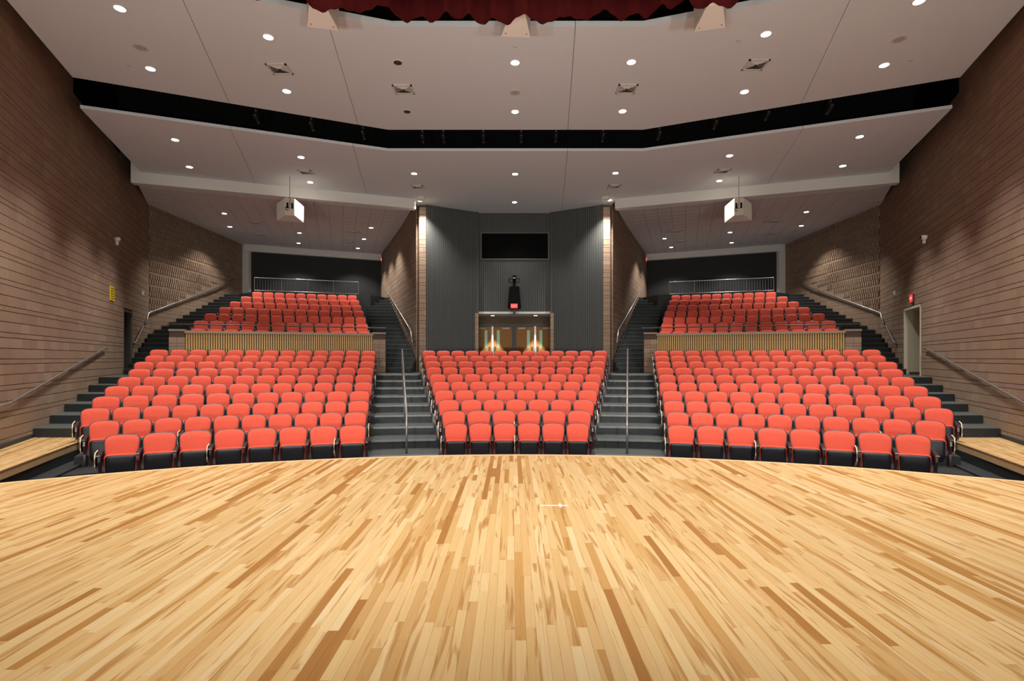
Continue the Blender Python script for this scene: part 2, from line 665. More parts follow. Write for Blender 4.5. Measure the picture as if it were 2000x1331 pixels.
# ------------------------------------------------------------------ brick walls
T_H, S_H = 0.2175, 0.107
PERIOD = 2 * T_H + S_H
SEQ0 = 2.827 - 6 * PERIOD + S_H      # z of a tall course's foot


def courses(z0, z1):
    out = []
    z = SEQ0
    k = 0
    while z < z1:
        h = (T_H, T_H, S_H)[k % 3]
        if z + h > z0 and z + h <= z1 + 0.02:
            out.append((z, h, k % 3))
        z += h
        k += 1
    return out


BL = 0.40
PROUD = 0.03


def block_geo(L, h, ribs):
    """a scored block: x along wall, front towards -y, foot at z=0"""
    g, gd = 0.007, 0.008
    pr = [(0.002, 0.02), (0.002, -PROUD)]
    for k in range(1, ribs):
        x = L * k / ribs
        pr += [(x - g / 2, -PROUD), (x - g / 4, -PROUD + gd), (x + g / 4, -PROUD + gd), (x + g / 2, -PROUD)]
    pr += [(L - 0.002, -PROUD), (L - 0.002, 0.02)]
    n = len(pr)
    zt = h - 0.014
    vs = [(x, y, 0) for x, y in pr] + [(x, y, zt) for x, y in pr]
    fs = [(i, i + 1, n + i + 1, n + i) for i in range(n - 1)]
    fs += [tuple(range(n))[::-1], tuple(range(n, 2 * n))]
    return vs, fs


def brick_wall(name, p0, p1, z0, z1, label, nparts=300, opening=None, keep=None, ribs=4, thick=0.25, category='wall', relief=None):
    p0, p1 = Vector((*p0, 0)), Vector((*p1, 0))
    d = p1 - p0
    Ltot = d.length
    d.normalize()
    ang = math.atan2(d.y, d.x)
    M = Matrix.Translation(p0) @ Matrix.Rotation(ang, 4, 'Z')
    wr = root(name, label, category, kind='structure')
    # backing with opening
    mb = MB()
    if opening:
        s0, s1, zo = opening
        for a, b, za, zb in ((0, s0, z0, z1), (s1, Ltot, z0, z1), (s0, s1, zo, z1)):
            mb.box(a, b, 0, thick, za, zb, M=M)
    else:
        mb.box(0, Ltot, 0, thick, z0, z1, M=M)
    obj('mortar_backing', mb, MORTAR, wr)
    items = []
    for (z, h, kind) in courses(z0, z1):
        offs = random.choice([0, 0.5]) if kind != 2 else 0.25
        s = -BL * offs
        while s < Ltot - 0.03:
            a, b = max(s, 0), min(s + BL, Ltot)
            s += BL
            if b - a < 0.05:
                continue
            pieces = [(a, b)]
            if opening and z + h > opening[2] - 9 and z < opening[2] - 0.02:
                s0, s1, zo = opening
                if z >= ZL - 0.3 and b > s0 and a < s1:
                    pieces = []
                    if a < s0 - 0.04:
                        pieces.append((a, s0))
                    if b > s1 + 0.04:
                        pieces.append((s1, b))
            for (a_, b_) in pieces:
                if keep and not keep(a_, b_, z, h):
                    continue
                items.append((a_, b_, z, h, kind))
    scored = []
    for it in items:
        a, b, z, h, k = it
        q = [M @ Vector((x, -PROUD, zz)) for x, zz in ((a, z), (b, z), (b, z + h), (a, z + h))]
        scored.append((proj_area(q), it))
    scored.sort(key=lambda t: -t[0])
    shared = {}
    mass = MB()
    cnt = 0
    for ar, it in scored:
        a, b, z, h, k = it
        L = b - a
        if cnt < nparts and ar > 60 and abs(L - BL) < 0.001:
            key = h
            if key not in shared:
                m1 = MB()
                m1.add(*block_geo(BL, h, ribs))
                shared[key] = m1.mesh('brick', BRICK)
            loc = M @ Vector((a, 0, z))
            link('brick', shared[key], wr, loc, ang)
            cnt += 1
        else:
            vs, fs = block_geo(L, h, max(1, round(ribs * L / BL)))
            mass.add([M @ Vector((x + a, y, zz + z)) for x, y, zz in vs], fs, random.random())
    if mass.v:
        o = obj('brickwork', mass, BRICK, wr)
        o['kind'] = 'stuff'
    return wr, M, Ltot


cs = 1 / math.sqrt(1 + 0.46 ** 2)          # dY per metre along the side wall
WD0 = 6.0                                  # side walls start here (out of frame)
LW = (KINK_D - WD0) / cs
# left wall: near -> far ; door opening
dl0, dl1 = (18.5 - WD0) / cs, (19.65 - WD0) / cs
wallL, ML, _ = brick_wall('wall_left', (-wall_x(WD0), WD0), (-KX, KINK_D), -0.1, 11.2,
                          'brown scored brick side wall with the yellow sign', opening=(dl0, dl1, 4.16))
dr0, dr1 = LW - (18.75 - WD0) / cs, LW - (16.95 - WD0) / cs
wallR, MR, _ = brick_wall('wall_right', (KX, KINK_D), (wall_x(WD0), WD0), -0.1, 11.2,
                          'brown scored brick side wall with the cream doorway', opening=(dr0, dr1, 4.2))


# relief walls parallel to the axis, beside the upper seats
def relief_wall(s):
    if s < 0:
        p0, p1 = Vector((-KX, KINK_D, 0)), Vector((-KX, REAR_D, 0))
    else:
        p0, p1 = Vector((KX, REAR_D, 0)), Vector((KX, KINK_D, 0))
    d = (p1 - p0)
    L = d.length
    ang = math.atan2(d.y, d.x)
    M = Matrix.Translation(p0) @ Matrix.Rotation(ang, 4, 'Z')
    wr = root('wall_rear_' + SIDE[s], 'brick wall with chequered projecting bricks above the %s upper stairs' % SIDE[s], 'wall', kind='structure')
    mb = MB()
    mb.box(0, L, 0, 0.25, 1.7, 11.2, M=M)
    obj('mortar_backing', mb, MORTAR, wr)
    mass = MB()
    BWd = 0.072
    n = int(L / BWd)
    for (z, h, kind) in courses(1.75, 9.3):
        if kind == 2:
            x = 0
            while x < L - 0.02:
                x1 = min(x + 0.42, L)
                mass.box(x + 0.001, x1 - 0.001, -0.03, 0.02, z, z + h - 0.008, random.random(), M)
                x = x1
            continue
        for i in range(n):
            x0, x1 = i * BWd, (i + 1) * BWd
            Dp = KINK_D + x0 if s < 0 else REAR_D - x0
            zs = ZL + (Dp - 18.5) * 0.41          # stair line
            relief = z > zs + 1.0 and Dp < 29.2
            if relief:
                proud = 0.075 if (i + kind) % 2 == 0 else -0.015
            else:
                proud = 0.03
            if proud < 0:
                continue
            mass.box(x0 + 0.002, x1 - 0.002, -proud, 0.02, z, z + h - 0.012, random.random(), M)
    o = obj('brickwork', mass, BRICK, wr)
    o['kind'] = 'stuff'
    return wr


for s in (-1, 1):
    relief_wall(s)
    # beige corner strip and soffit strip, dark rear wall
    mb = MB()
    mb.box(-0.22, 0.22, -0.1, 0.25, 1.8, 9.1, M=Matrix.Translation((s * (KX - 0.18), REAR_D, 0)))
    tag(obj('trim_1' if s < 0 else 'trim_2', mb, BEAMM), 'beige corner strip where the %s patterned brick wall meets the dark rear wall' % SIDE[s], 'trim', kind='structure')
    a, b = Vector((s * (KX - 0.1), REAR_D + 0.05, 0)), Vector((s * 8.2, 33.1, 0))
    dd = (b - a)
    ang = math.atan2(dd.y, dd.x)
    M = Matrix.Translation(a) @ Matrix.Rotation(ang, 4, 'Z')
    mb = MB()
    off = 1 if s > 0 else -1
    y0, y1 = (0.0, 0.2) if s < 0 else (-0.2, 0.0)
    mb.box(0, dd.length, y0, y1, 1.8, 8.66, M=M)
    wr = obj('wall_back_' + SIDE[s], mb, DARKWALL)
    tag(wr, 'plain black rear wall above the %s upper seats' % SIDE[s], 'wall', kind='structure')
    mb = MB()
    fy = -1 if s < 0 else 1
    mb.box(0, dd.length, min(0, fy * 0.25), max(0, fy * 0.25) + 0.01, 8.66, 9.1, M=M)
    obj('soffit_strip', mb, BEAMM, wr)

# ------------------------------------------------------------------ entrance block: brick returns, pillars, ribbed wings, doors
for s in (-1, 1):
    p_near, p_far = (s * 4.24, 22.25), (s * 8.5, 32.9)
    if s > 0:      # interior faces away from the axis
        a, b = p_near, p_far
    else:
        a, b = p_far, p_near
    # facing: local -y = (sin t, -cos t); left return must face -x
    brick_wall('wall_entrance_' + SIDE[s], a, b, 1.75, 9.1,
               'brick return wall running back beside the %s upper aisle stairs' % SIDE[s], nparts=0, ribs=1, thick=0.12)
    # pillar front
    x0, x1 = 3.80, 4.10
    pa, pb = ((s * x1, 22.0), (s * x0, 22.0)) if s < 0 else ((x0, 22.0), (x1, 22.0))
    brick_wall('brick_pillar_' + SIDE[s], pa, pb, 1.75, 8.98,
               'bright lit brick pillar at the %s edge of the charcoal entrance wall' % SIDE[s], nparts=120, ribs=1, thick=0.35, category='pillar')


def ribbed(name, a, b, z0, z1, label, parts_above=None):
    """vertical rib panel from a to b (front to -y side of a->b)"""
    a, b = Vector((*a, 0)), Vector((*b, 0))
    d = b - a
    L = d.length
    ang = math.atan2(d.y, d.x)
    M = Matrix.Translation(a) @ Matrix.Rotation(ang, 4, 'Z')
    r = root(name, label, 'wall', kind='structure')
    mb = MB()
    mb.box(0, L, 0.0, 0.12, z0, z1, M=M)
    obj('panel_backing', mb, DARKWALL, r)
    mb = MB()
    n = int(L / 0.085)
    for k in range(n):
        x = L * k / n
        mb.box(x + 0.008, x + L / n - 0.008, -0.03, 0.01, z0, z1, M=M)
    o = obj('ribs', mb, RIB, r)
    o['kind'] = 'stuff'
    return r, M, L


XC = 1.66
ribbed('wall_wing_left', (-3.80, 22.02), (-XC - 0.02, 23.15), ZL, 9.0, 'angled charcoal ribbed wing wall left of the entrance doors')
ribbed('wall_wing_right', (XC + 0.02, 23.15), (3.80, 22.02), ZL, 9.0, 'angled charcoal ribbed wing wall right of the entrance doors')
# centre wall: around booth window
ZS = 2.4 + 0.0865 * 23.3       # soffit level over the doors
wx0, wx1, wz0, wz1 = -0.059 * 23.3 + CX, 0.070 * 23.3 + CX, 2.4 + 0.194 * 23.3, 2.4 + 0.243 * 23.3
cw = root('wall_centre', 'charcoal ribbed wall over the entrance doors with the booth window', 'wall', kind='structure')
mb = MB()
mb2 = MB()
for (xa, xb, za, zb) in ((-XC, XC, ZS, wz0), (-XC, XC, wz1, 9.0), (-XC, wx0, wz0, wz1), (wx1, XC, wz0, wz1)):
    mb.box(xa, xb, 23.3, 23.42, za, zb)
    n = max(1, int((xb - xa) / 0.085))
    for k in range(n):
        x = xa + (xb - xa) * k / n
        mb2.box(x + 0.008, x + (xb - xa) / n - 0.008, 23.27, 23.31, za, zb)
obj('panel_backing', mb, DARKWALL, cw)
o = obj('ribs', mb2, RIB, cw)
o['kind'] = 'stuff'
mb = MB()
for xx in (-XC - 0.03, XC - 0.03):
    mb.box(xx, xx + 0.06, 23.1, 23.32, ZS, 9.0)
obj('corner_strip', mb, DFRAME, cw)
win = root('window_1', 'wide black projection booth window high over the entrance doors', 'window', kind='structure')
mb = MB()
fw = 0.06
mb.box(wx0 - fw, wx1 + fw, 23.22, 23.34, wz0 - fw, wz0)
mb.box(wx0 - fw, wx1 + fw, 23.22, 23.34, wz1, wz1 + fw)
mb.box(wx0 - fw, wx0, 23.22, 23.34, wz0, wz1)
mb.box(wx1, wx1 + fw, 23.22, 23.34, wz0, wz1)
obj('window_frame', mb, mat('bronze_frame', (0.10, 0.085, 0.07), 0.5), win)
mb = MB()
mb.box(wx0, wx1, 23.32, 23.34, wz0, wz1)
obj('pane', mb, GLASSB, win)
mb = MB()
mb.box(wx0 - .2, wx1 + .2, 24.6, 24.7, wz0 - .3, wz1 + .3)
obj('booth_interior', mb, BLACK, win)

# door recess
DY = 24.7
rec = root('door_recess', 'brown recess with soffit holding the two pairs of oak doors', 'wall', kind='structure')
mb = MB()
mb.box(-1.95, 1.95, 23.26, DY + 0.2, ZS, ZS + 0.1)
obj('soffit', mb, BEAMM, rec)
mb = MB()
mb.box(-1.95, 1.95, DY + 0.02, DY + 0.15, 3.98, ZS)
obj('header_panel', mb, mat('brown_header', (0.12, 0.07, 0.035), 0.7), rec)
mb = MB()
mb.box(-1.95, -1.86, 23.3, DY + 0.1, ZL, ZS)
mb.box(1.86, 1.95, 23.3, DY + 0.1, ZL, ZS)
obj('recess_side', mb, mat('brown_header', (0.12, 0.07, 0.035), 0.7), rec)
for s in (-1, 1):
    x0, x1 = 1.62, 1.92
    pa, pb = ((s * x1, 23.1), (s * x0, 23.1)) if s < 0 else ((x0, 23.1), (x1, 23.1))
    brick_wall('brick_jamb_' + SIDE[s], pa, pb, 1.75, ZS + 0.05, 'narrow brick jamb at the %s side of the door recess' % SIDE[s],
               nparts=0, ribs=1, thick=0.2, category='pillar')
fr = root('door_frame', 'dark steel door frame with centre post around the oak entrance doors', 'frame', kind='structure')
mb = MB()
mb.box(-1.86, 1.86, DY - 0.06, DY + 0.06, 3.93, 4.06)
obj('head', mb, DFRAME, fr)
mb = MB()
mb.box(-0.11, 0.09, DY - 0.06, DY + 0.06, ZL, 3.93)
obj('post', mb, DFRAME, fr)
for s in (-1, 1):
    mb = MB()
    mb.box(s * 1.86 - 0.04, s * 1.86 + 0.04, DY - 0.06, DY + 0.06, ZL, 3.93)
    obj('jamb', mb, DFRAME, fr)
mulx = (PT(962, 660, DY).x, PT(1045, 660, DY).x)
for mx_ in mulx:
    mb = MB()
    mb.box(mx_ - 0.045, mx_ + 0.045, DY - 0.13, DY - 0.01, ZL, 3.93)
    obj('mullion', mb, mat('mullion_steel', (0.55, 0.55, 0.55), 0.4, metal=0.4), fr)
DL = ['first', 'second', 'third', 'fourth']
spans = [(-1.82, mulx[0] - 0.05), (mulx[0] + 0.05, -0.11), (0.09, mulx[1] - 0.05), (mulx[1] + 0.05, 1.82)]
for k, (x0, x1) in enumerate(spans):
    dr = root('door_%d' % (k + 1), 'oak entrance door with narrow green pane, %s of four from the left' % DL[k], 'door', kind='structure')
    hinge_left = k % 2 == 0
    px = (x1 - 0.34) if hinge_left else (x0 + 0.16)
    gz0, gz1 = PT(0, 680, DY).z, PT(0, 645.5, DY).z
    mb = MB()
    for (xa, xb, za, zb) in ((x0, px, ZL + 0.01, 3.92), (px + 0.14, x1, ZL + 0.01, 3.92), (px, px + 0.14, ZL + 0.01, gz0), (px, px + 0.14, gz1, 3.92)):
        mb.box(xa + 0.002, xb - 0.002, DY - 0.025, DY + 0.025, za, zb)
    obj('door_leaf', mb, DOORW, dr)
    mb = MB()
    mb.box(px, px + 0.14, DY - 0.01, DY + 0.01, gz0, gz1)
    obj('pane', mb, GREENG, dr)
    mb = MB()
    xm = (x0 + 0.1) if hinge_left else (x1 - 0.45)
    mb.box(xm, xm + 0.34, DY - 0.09, DY - 0.03, 3.80, 3.87)
    obj('closer', mb, mat('closer_grey', (0.22, 0.2, 0.18), 0.4, metal=0.5), dr)
    mb = MB()
    xh = (x1 - 0.14) if hinge_left else (x0 + 0.03)
    mb.box(xh, xh + 0.09, DY - 0.045, DY - 0.026, ZL + 0.85, ZL + 1.15)
    obj('push_plate', mb, DFRAME, dr)

# ------------------------------------------------------------------ exit doorways in the side walls
dr = root('door_5', 'dark grey exit door recessed in the left brick wall', 'door', kind='structure')
M = ML
mb = MB()
mb.box(dl0 + 0.02, dl1 - 0.02, 0.26, 0.31, ZL, 4.1, M=M)
obj('door_leaf', mb, mat('dark_green_grey_door', (0.02, 0.022, 0.018), 0.5), dr)
mb = MB()
mb.box(dl0, dl0 + 0.05, -0.035, 0.3, ZL, 4.16, M=M)
mb.box(dl1 - 0.05, dl1, -0.035, 0.3, ZL, 4.16, M=M)
mb.box(dl0, dl1, -0.035, 0.3, 4.10, 4.16, M=M)
obj('door_frame', mb, mat('brown_grey_frame', (0.10, 0.085, 0.065), 0.6), dr)
mb = MB()
mb.lathe([(0.025, 0), (0.025, 0.12)], 8, M @ Matrix.Translation((dl0 + 0.15, 0.2, 2.8)) @ Matrix.Rotation(math.pi / 2, 4, 'Y'))
obj('handle', mb, STEEL, dr)

dr = root('door_6', 'cream doorway opening in the right brick wall under a red exit sign', 'door', kind='structure')
M = MR
mb = MB()
mb.box(dr0, dr0 + 0.06, -0.05, 0.7, ZL, 4.2, M=M)
obj('jamb', mb, CREAMW, dr)
mb = MB()
mb.box(dr1 - 0.06, dr1, -0.05, 0.26, ZL, 4.2, M=M)
obj('jamb', mb, CREAMW, dr)
mb = MB()
mb.box(dr0, dr1, -0.05, 0.7, 4.12, 4.2, M=M)
obj('head', mb, CREAMW, dr)
mb = MB()
mb.box(dr0 - 0.3, dr1 + 0.6, 0.9, 1.0, ZL - 0.1, 4.3, M=M)
obj('corridor_wall', mb, CREAMW, dr)
mb = MB()
mb.box(dr0, dr1 + 0.3, 0.0, 1.0, ZL - 0.05, ZL + 0.003, M=M)
obj('threshold', mb, TREAD, dr)
mb = MB()
mb.box(dr0 + 0.06, dr0 + 0.08, 0.1, 0.88, ZL, ZL + 0.1, M=M)
obj('skirting', mb, mat('brown_header', (0.12, 0.07, 0.035), 0.7), dr)

# ------------------------------------------------------------------ slatted front wall of the upper tiers
for s in (-1, 1):
    a, b = Vector((s * 11.75, 18.25, 0)), Vector((s * 5.65, 20.35, 0))
    kr = root('slatted_wall', 'oak slatted parapet with brick ends in front of the %s upper seats' % SIDE[s], 'parapet', kind='structure')
    if s > 0:
        a, b = b, a
    d = b - a
    L = d.length
    ang = math.atan2(d.y, d.x)
    M = Matrix.Translation(a) @ Matrix.Rotation(ang, 4, 'Z')
    mb = MB()
    mb.box(0, L, 0.05, 0.30, ZL, 3.32, M=M)
    obj('backing', mb, SLATBACK, kr)
    pitch = 0.078
    n = int(L / pitch)
    mb = MB()
    mb.box(0, 0.050, -0.02, 0.06, 0, 3.30 - ZL)
    sm = mb.mesh('slat', SLATM)
    for k in range(n):
        link('slat', sm, kr, M @ Vector((k * L / n + 0.015, 0, ZL)), ang)
    mb = MB()
    mb.box(-0.02, L + 0.02, -0.06, 0.34, 3.30, 3.38, M=M)
    obj('cap', mb, mat('oak_cap', (0.30, 0.20, 0.12), 0.5), kr)
    # brick end piers with sloping caps
    for e, (xa, xb) in enumerate(((-0.50, 0.0), (L, L + 0.50))):
        mb = MB()
        for (z, h, kk) in courses(1.8, 3.34):
            w_ = (xb - xa) / 2
            for q in range(2):
                mb.box(xa + q * w_ + 0.004, xa + (q + 1) * w_ - 0.004, -0.05, 0.4, z, z + h - 0.012, random.random(), M)
        obj('brick_pier', mb, BRICK, kr)
        mb = MB()
        mb.box(xa + 0.01, xb - 0.01, -0.035, 0.39, ZL, 3.40, M=M)
        obj('pier_core', mb, MORTAR, kr)
        mb = MB()
        mb.box(xa - 0.01, xb + 0.01, -0.06, 0.42, 3.36, 3.43, M=M)
        obj('pier_cap', mb, mat('stone_cap', (0.26, 0.19, 0.14), 0.8), kr)
    # thin dark guard rail above
    gr = root('guard_rail', 'thin dark pipe guard rail above the %s slatted parapet' % SIDE[s], 'rail')
    gr.location = M @ Vector((0, 0.2, 3.38))
    off = gr.location
    mb = MB()
    mb.tube([M @ Vector((x, 0.2, 3.62)) - off for x in (-0.6, L / 2, L + 0.55)], 0.022)
    obj('top_rail', mb, DARKRAIL, gr)
    npst = 7
    for k in range(npst):
        mb = MB()
        x = 0.1 + (L - 0.2) * k / (npst - 1)
        mb.tube([M @ Vector((x, 0.2, 3.36)) - off, M @ Vector((x, 0.2, 3.61)) - off], 0.016, 6)
        obj('post', mb, DARKRAIL, gr)

# rear picket rails
for s in (-1, 1):
    a, b = PT(497, 543, 26.8), PT(700, 554.5, 28.4)
    a.x, b.x = s * abs(a.x), s * abs(b.x)
    a.z = b.z = ZT
    pr = root('picket_rail', 'steel picket guard rail behind the last %s upper row' % SIDE[s], 'rail', loc=a)
    d = b - a
    mb = MB()
    mb.tube([Vector((0, 0, 0.72)), d + Vector((0, 0, 0.72))], 0.024)
    obj('top_rail', mb, STEEL, pr)
    mb = MB()
    mb.tube([Vector((0, 0, 0.06)), d + Vector((0, 0, 0.06))], 0.016, 6)
    obj('bottom_rail', mb, STEEL, pr)
    n = 40
    m1 = MB()
    m1.tube([(0, 0, 0.06), (0, 0, 0.71)], 0.009, 5)
    pk = m1.mesh('picket', mat('picket_grey', (0.16, 0.16, 0.16), 0.4, metal=0.5))
    m2 = MB()
    m2.tube([(0, 0, 0.0), (0, 0, 0.72)], 0.02, 6)
    ps = m2.mesh('post', STEEL)
    for k in range(n + 1):
        p = d * (k / n)
        link('post' if k % 10 == 0 else 'picket', ps if k % 10 == 0 else pk, pr, p)

# ------------------------------------------------------------------ ceilings
def clip(poly, p, q, side, gap):
    """keep the part of poly on one side of line p->q (side=+1 left)"""
    px, py = p
    dx, dy = q[0] - px, q[1] - py
    l = math.hypot(dx, dy)
    nx, ny = -dy / l * side, dx / l * side

    def dist(a):
        return (a[0] - px) * nx + (a[1] - py) * ny - gap
    out = []
    for i in range(len(poly)):
        a, b = poly[i], poly[(i + 1) % len(poly)]
        da, db = dist(a), dist(b)
        if da >= 0:
            out.append(a)
        if (da >= 0) != (db >= 0):
            t = da / (da - db)
            out.append((a[0] + (b[0] - a[0]) * t, a[1] + (b[1] - a[1]) * t))
    return out


def cloud(name, label, half, z, th, seams):
    r = root(name, label, 'ceiling', kind='structure')
    poly = half + [(-x, y) for x, y in half[::-1]]
    lines = sorted(seams, key=lambda l: l[0][0])
    for k in range(len(lines) + 1):
        p = poly
        if k > 0:
            p = clip(p, lines[k - 1][0], lines[k - 1][1], -1, 0.006)
        if k < len(lines):
            p = clip(p, lines[k][0], lines[k][1], 1, 0.006)
        mb = MB()
        mb.prism(p, z, z + th)
        obj('ceiling_panel', mb, PLASTER, r)
    mb = MB()
    for (p, q) in lines:
        dx, dy = q[0] - p[0], q[1] - p[1]
        l = math.hypot(dx, dy)
        nx, ny = -dy / l * 0.02, dx / l * 0.02
        # shorten so that the backing strip never shows past an edge
        p2 = (p[0] + dx * 0.04, p[1] + dy * 0.04)
        q2 = (q[0] - dx * 0.04, q[1] - dy * 0.04)
        mb.prism([(p2[0] - nx, p2[1] - ny), (p2[0] + nx, p2[1] + ny), (q2[0] + nx, q2[1] + ny), (q2[0] - nx, q2[1] - ny)], z + 0.02, z + th + 0.03)
    obj('joint_backing', mb, SEAM, r)
    return r


cloud('ceiling', 'broad plaster ceiling panel nearest the stage curtain',
      [(-2.65, 10.8), (-9.45, 8.65), (-11.05, 12.75), (-3.9, 15.68)], Z1, 0.12,
      [((-6.41, 9.6), (-7.88, 14.1)), ((-3.9, 10.4), (-4.72, 15.35)), ((1.22, 10.7), (1.60, 15.68)), ((6.36, 9.6), (7.85, 14.1))])
cloud('ceiling_middle', 'plaster ceiling panel between the black lighting slot and the beams',
      [(-4.05, 16.3), (-11.5, 13.5), (-13.3, 18.25), (-4.2, 21.25), (-4.2, 22.4), (-1.6, 23.6)], Z2, 0.085,
      [((-8.2, 14.7), (-9.85, 19.5)), ((-5.05, 15.9), (-6.0, 20.8)), ((1.66, 16.3), (2.15, 23.4)), ((8.25, 14.7), (9.6, 19.5))])

# black void above
mb = MB()
mb.prism([(-18, 2), (18, 2), (18, 35), (-18, 35)], 11.3, 11.4)
for s in (-1, 1):
    mb.prism([(s * (wall_x(13.9) - 0.06), 13.9), (s * (wall_x(13.9) - 0.04), 13.9), (s * (wall_x(18) - 0.04), 18), (s * (wall_x(18) - 0.06), 18)], 9.62, 11.3)
tag(obj('ceiling_void', mb, BLACK), 'black upper void seen through the lighting slot in the ceiling', 'ceiling', kind='structure')
mb = MB()
mb.prism([(-4.4, 17.3), (4.4, 17.3), (4.4, 17.4), (-4.4, 17.4)], 9.14, 11.3)
for s in (-1, 1):
    mb.prism([(s * 4.4, 17.3), (s * 11.4, 14.7), (s * 11.4, 14.8), (s * 4.4, 17.4)], 9.14, 11.3)
tag(obj('wall_slot', mb, BLACK), 'black back of the lighting slot in the ceiling', 'wall', kind='structure')

for s in (-1, 1):
    # dropped beam
    a, b = Vector((s * 13.55, 18.05, 0)), Vector((s * 4.15, 21.2, 0))
    if s > 0:
        a, b = b, a
    d = b - a
    ang = math.atan2(d.y, d.x)
    M = Matrix.Translation(a) @ Matrix.Rotation(ang, 4, 'Z')
    mb = MB()
    mb.box(0, d.length, 0.0, 0.30, 8.6, 9.4, M=M)
    br = obj('ceiling_beam', mb, BEAMM)
    tag(br, 'long pale dropped ceiling beam above the %s hanging speaker' % SIDE[s], 'beam', kind='structure')
    mb = MB()
    mb.box(0.1, d.length + 0.1, 0.30, 0.55, 8.68, 9.4, M=M)
    obj('beam_step', mb, BEAMM, br)
    # rear ceiling, plaster field with tile grid
    cr = root('ceiling_rear_' + SIDE[s], 'rear ceiling of square acoustic tiles over the %s upper seats' % SIDE[s], 'ceiling', kind='structure')
    poly = [(s * 13.7, 18.3), (s * KX, KINK_D), (s * KX, REAR_D), (s * 8.4, 33.0), (s * 4.3, 22.1), (s * 4.3, 21.5)]
    mb = MB()
    mb.prism(poly, Z3, Z3 + 0.1)
    obj('plaster_field', mb, PLASTER_TILE, cr)
    # tile grid in the chord frame
    u = Vector((math.cos(math.radians(18.5)) * -s, math.sin(math.radians(18.5)), 0))      # along the chord towards the axis
    v = Vector((math.sin(math.radians(18.5)) * s, math.cos(math.radians(18.5)), 0))       # away from the stage
    o0 = Vector((s * 13.3, 19.9, 0))
    TS = 0.6
    mb = MB()
    mb.box(-TS / 2 + 0.008, TS / 2 - 0.008, -TS / 2 + 0.008, TS / 2 - 0.008, -0.012, 0.0)
    tm = mb.mesh('ceiling_tile', PLASTER_TILE)
    gm = MB()
    ang = math.atan2(v.y, v.x) - math.pi / 2

    def inside(p, m=0.15):
        q = poly
        sgn = None
        for i in range(len(q)):
            a_, b_ = q[i], q[(i + 1) % len(q)]
            cr_ = (b_[0] - a_[0]) * (p.y - a_[1]) - (b_[1] - a_[1]) * (p.x - a_[0])
            dd_ = cr_ / math.hypot(b_[0] - a_[0], b_[1] - a_[1])
            if sgn is None:
                sgn = 1 if (s < 0) else -1
            if dd_ * sgn < m:
                pass
        # even-odd
        c = False
        j = len(q) - 1
        for i in range(len(q)):
            if ((q[i][1] > p.y) != (q[j][1] > p.y)) and (p.x < (q[j][0] - q[i][0]) * (p.y - q[i][1]) / (q[j][1] - q[i][1]) + q[i][0]):
                c = not c
            j = i
        return c
    for i in range(-6, 18):
        for j in range(1, 20):
            c = o0 + u * (TS * i) + v * (TS * j)
            cor = [c + u * (a_ * TS / 2) + v * (b_ * TS / 2) for a_ in (-1, 1) for b_ in (-1, 1)]
            if all(inside(k) for k in cor):
                link('ceiling_tile', tm, cr, (c.x, c.y, Z3 - 0.006), ang)
                q = [cor[0], cor[1], cor[3], cor[2]]
                gm.prism([(k.x, k.y) for k in q], Z3 - 0.007, Z3 - 0.002)
    obj('tile_grid', gm, TILE_GRID, cr)

# ------------------------------------------------------------------ downlights
def downlight(px, py, z, label, group, dia=0.20, watts=HOUSE_W, on=True, cone=104, D=None, blend=0.8, rad=0.08):
    p = ONZ(px, py, z) if D is None else PT(px, py, D)
    r = root('downlight', label, 'ceiling light', loc=(p.x, p.y, z), group=group)
    mb = MB()
    ro = dia / 2 + 0.025
    mb.lathe([(ro, -0.0), (ro, -0.010), (dia / 2, -0.012), (dia / 2, -0.001)], 20)
    obj('trim_ring', mb, TRIMW, r)
    mb = MB()
    mb.lathe([(dia / 2 - 0.004, -0.008), (dia / 2 - 0.004, -0.013), (dia / 2 - 0.02, -0.0145)], 20)
    obj('lens', mb, LENS if on else LAMPOFF, r)
    if not on:
        mb = MB()
        mb.box(-0.03, 0.03, -0.06, 0.06, -0.03, -0.013)
        obj('lamp', mb, VENTD, r)
    else:
        l = bpy.data.lights.new('lamp', 'SPOT')
        l.energy = watts
        l.color = WARM
        l.spot_size = math.radians(cone)
        l.spot_blend = blend
        l.shadow_soft_size = rad
        link('lamp', l, r, (0, 0, -0.04))
    return r


rowsA = [([(234, 16), (524, 72), (777, 122), (1006, 122), (1233, 121), (1496, 66), (1795, 2)], Z1, 'row nearest the stage curtain'),
         ([(294, 134), (560, 178), (795, 218), (1006, 218), (1216, 217), (1454, 179), (1727, 127)], Z1, 'row just before the black slot'),
         ([(342, 273), (588, 307), (809, 339), (1006, 340), (1202, 338), (1425, 304), (1679, 267)], Z2, 'row just behind the black slot'),
         ([(370, 326), (606, 356), (821, 392), (1005, 395), (1190, 391), (1405, 353), (1646, 324)], Z2, 'row nearest the beams')]
for pts, z, rn in rowsA:
    for k, (px, py) in enumerate(pts):
        off = (px, py) in ((777, 122), (795, 218))
        downlight(px, py, z, ('unlit dark' if off else 'bright round') + ' downlight, %s from the left in the %s' % (ORD[k], rn),
                  'ceiling downlights', on=not off, watts=HOUSE_W * (3.6 if py in (391, 392) else 2.5 if k in (0, 6) else 1.0),
                  cone=78 if k in (0, 6) else 104, blend=0.65 if k in (0, 6) else 0.8)
for s, pts in ((-1, [(438, 417), (449, 443), (583, 475), (585, 455), (699, 485), (711, 467), (725, 445)]),
               (1, [(1298, 466), (1311, 483), (1426, 454), (1429, 474), (1565, 441), (1575, 414)])):
    for k, (px, py) in enumerate(pts):
        downlight(px, py, Z3 - 0.012, 'small round downlight in the %s tiled rear ceiling, %s from the left' % (SIDE[s], ORD[k]),
                  'rear ceiling downlights', watts=HOUSE_W * 1.5, cone=108, blend=0.55)
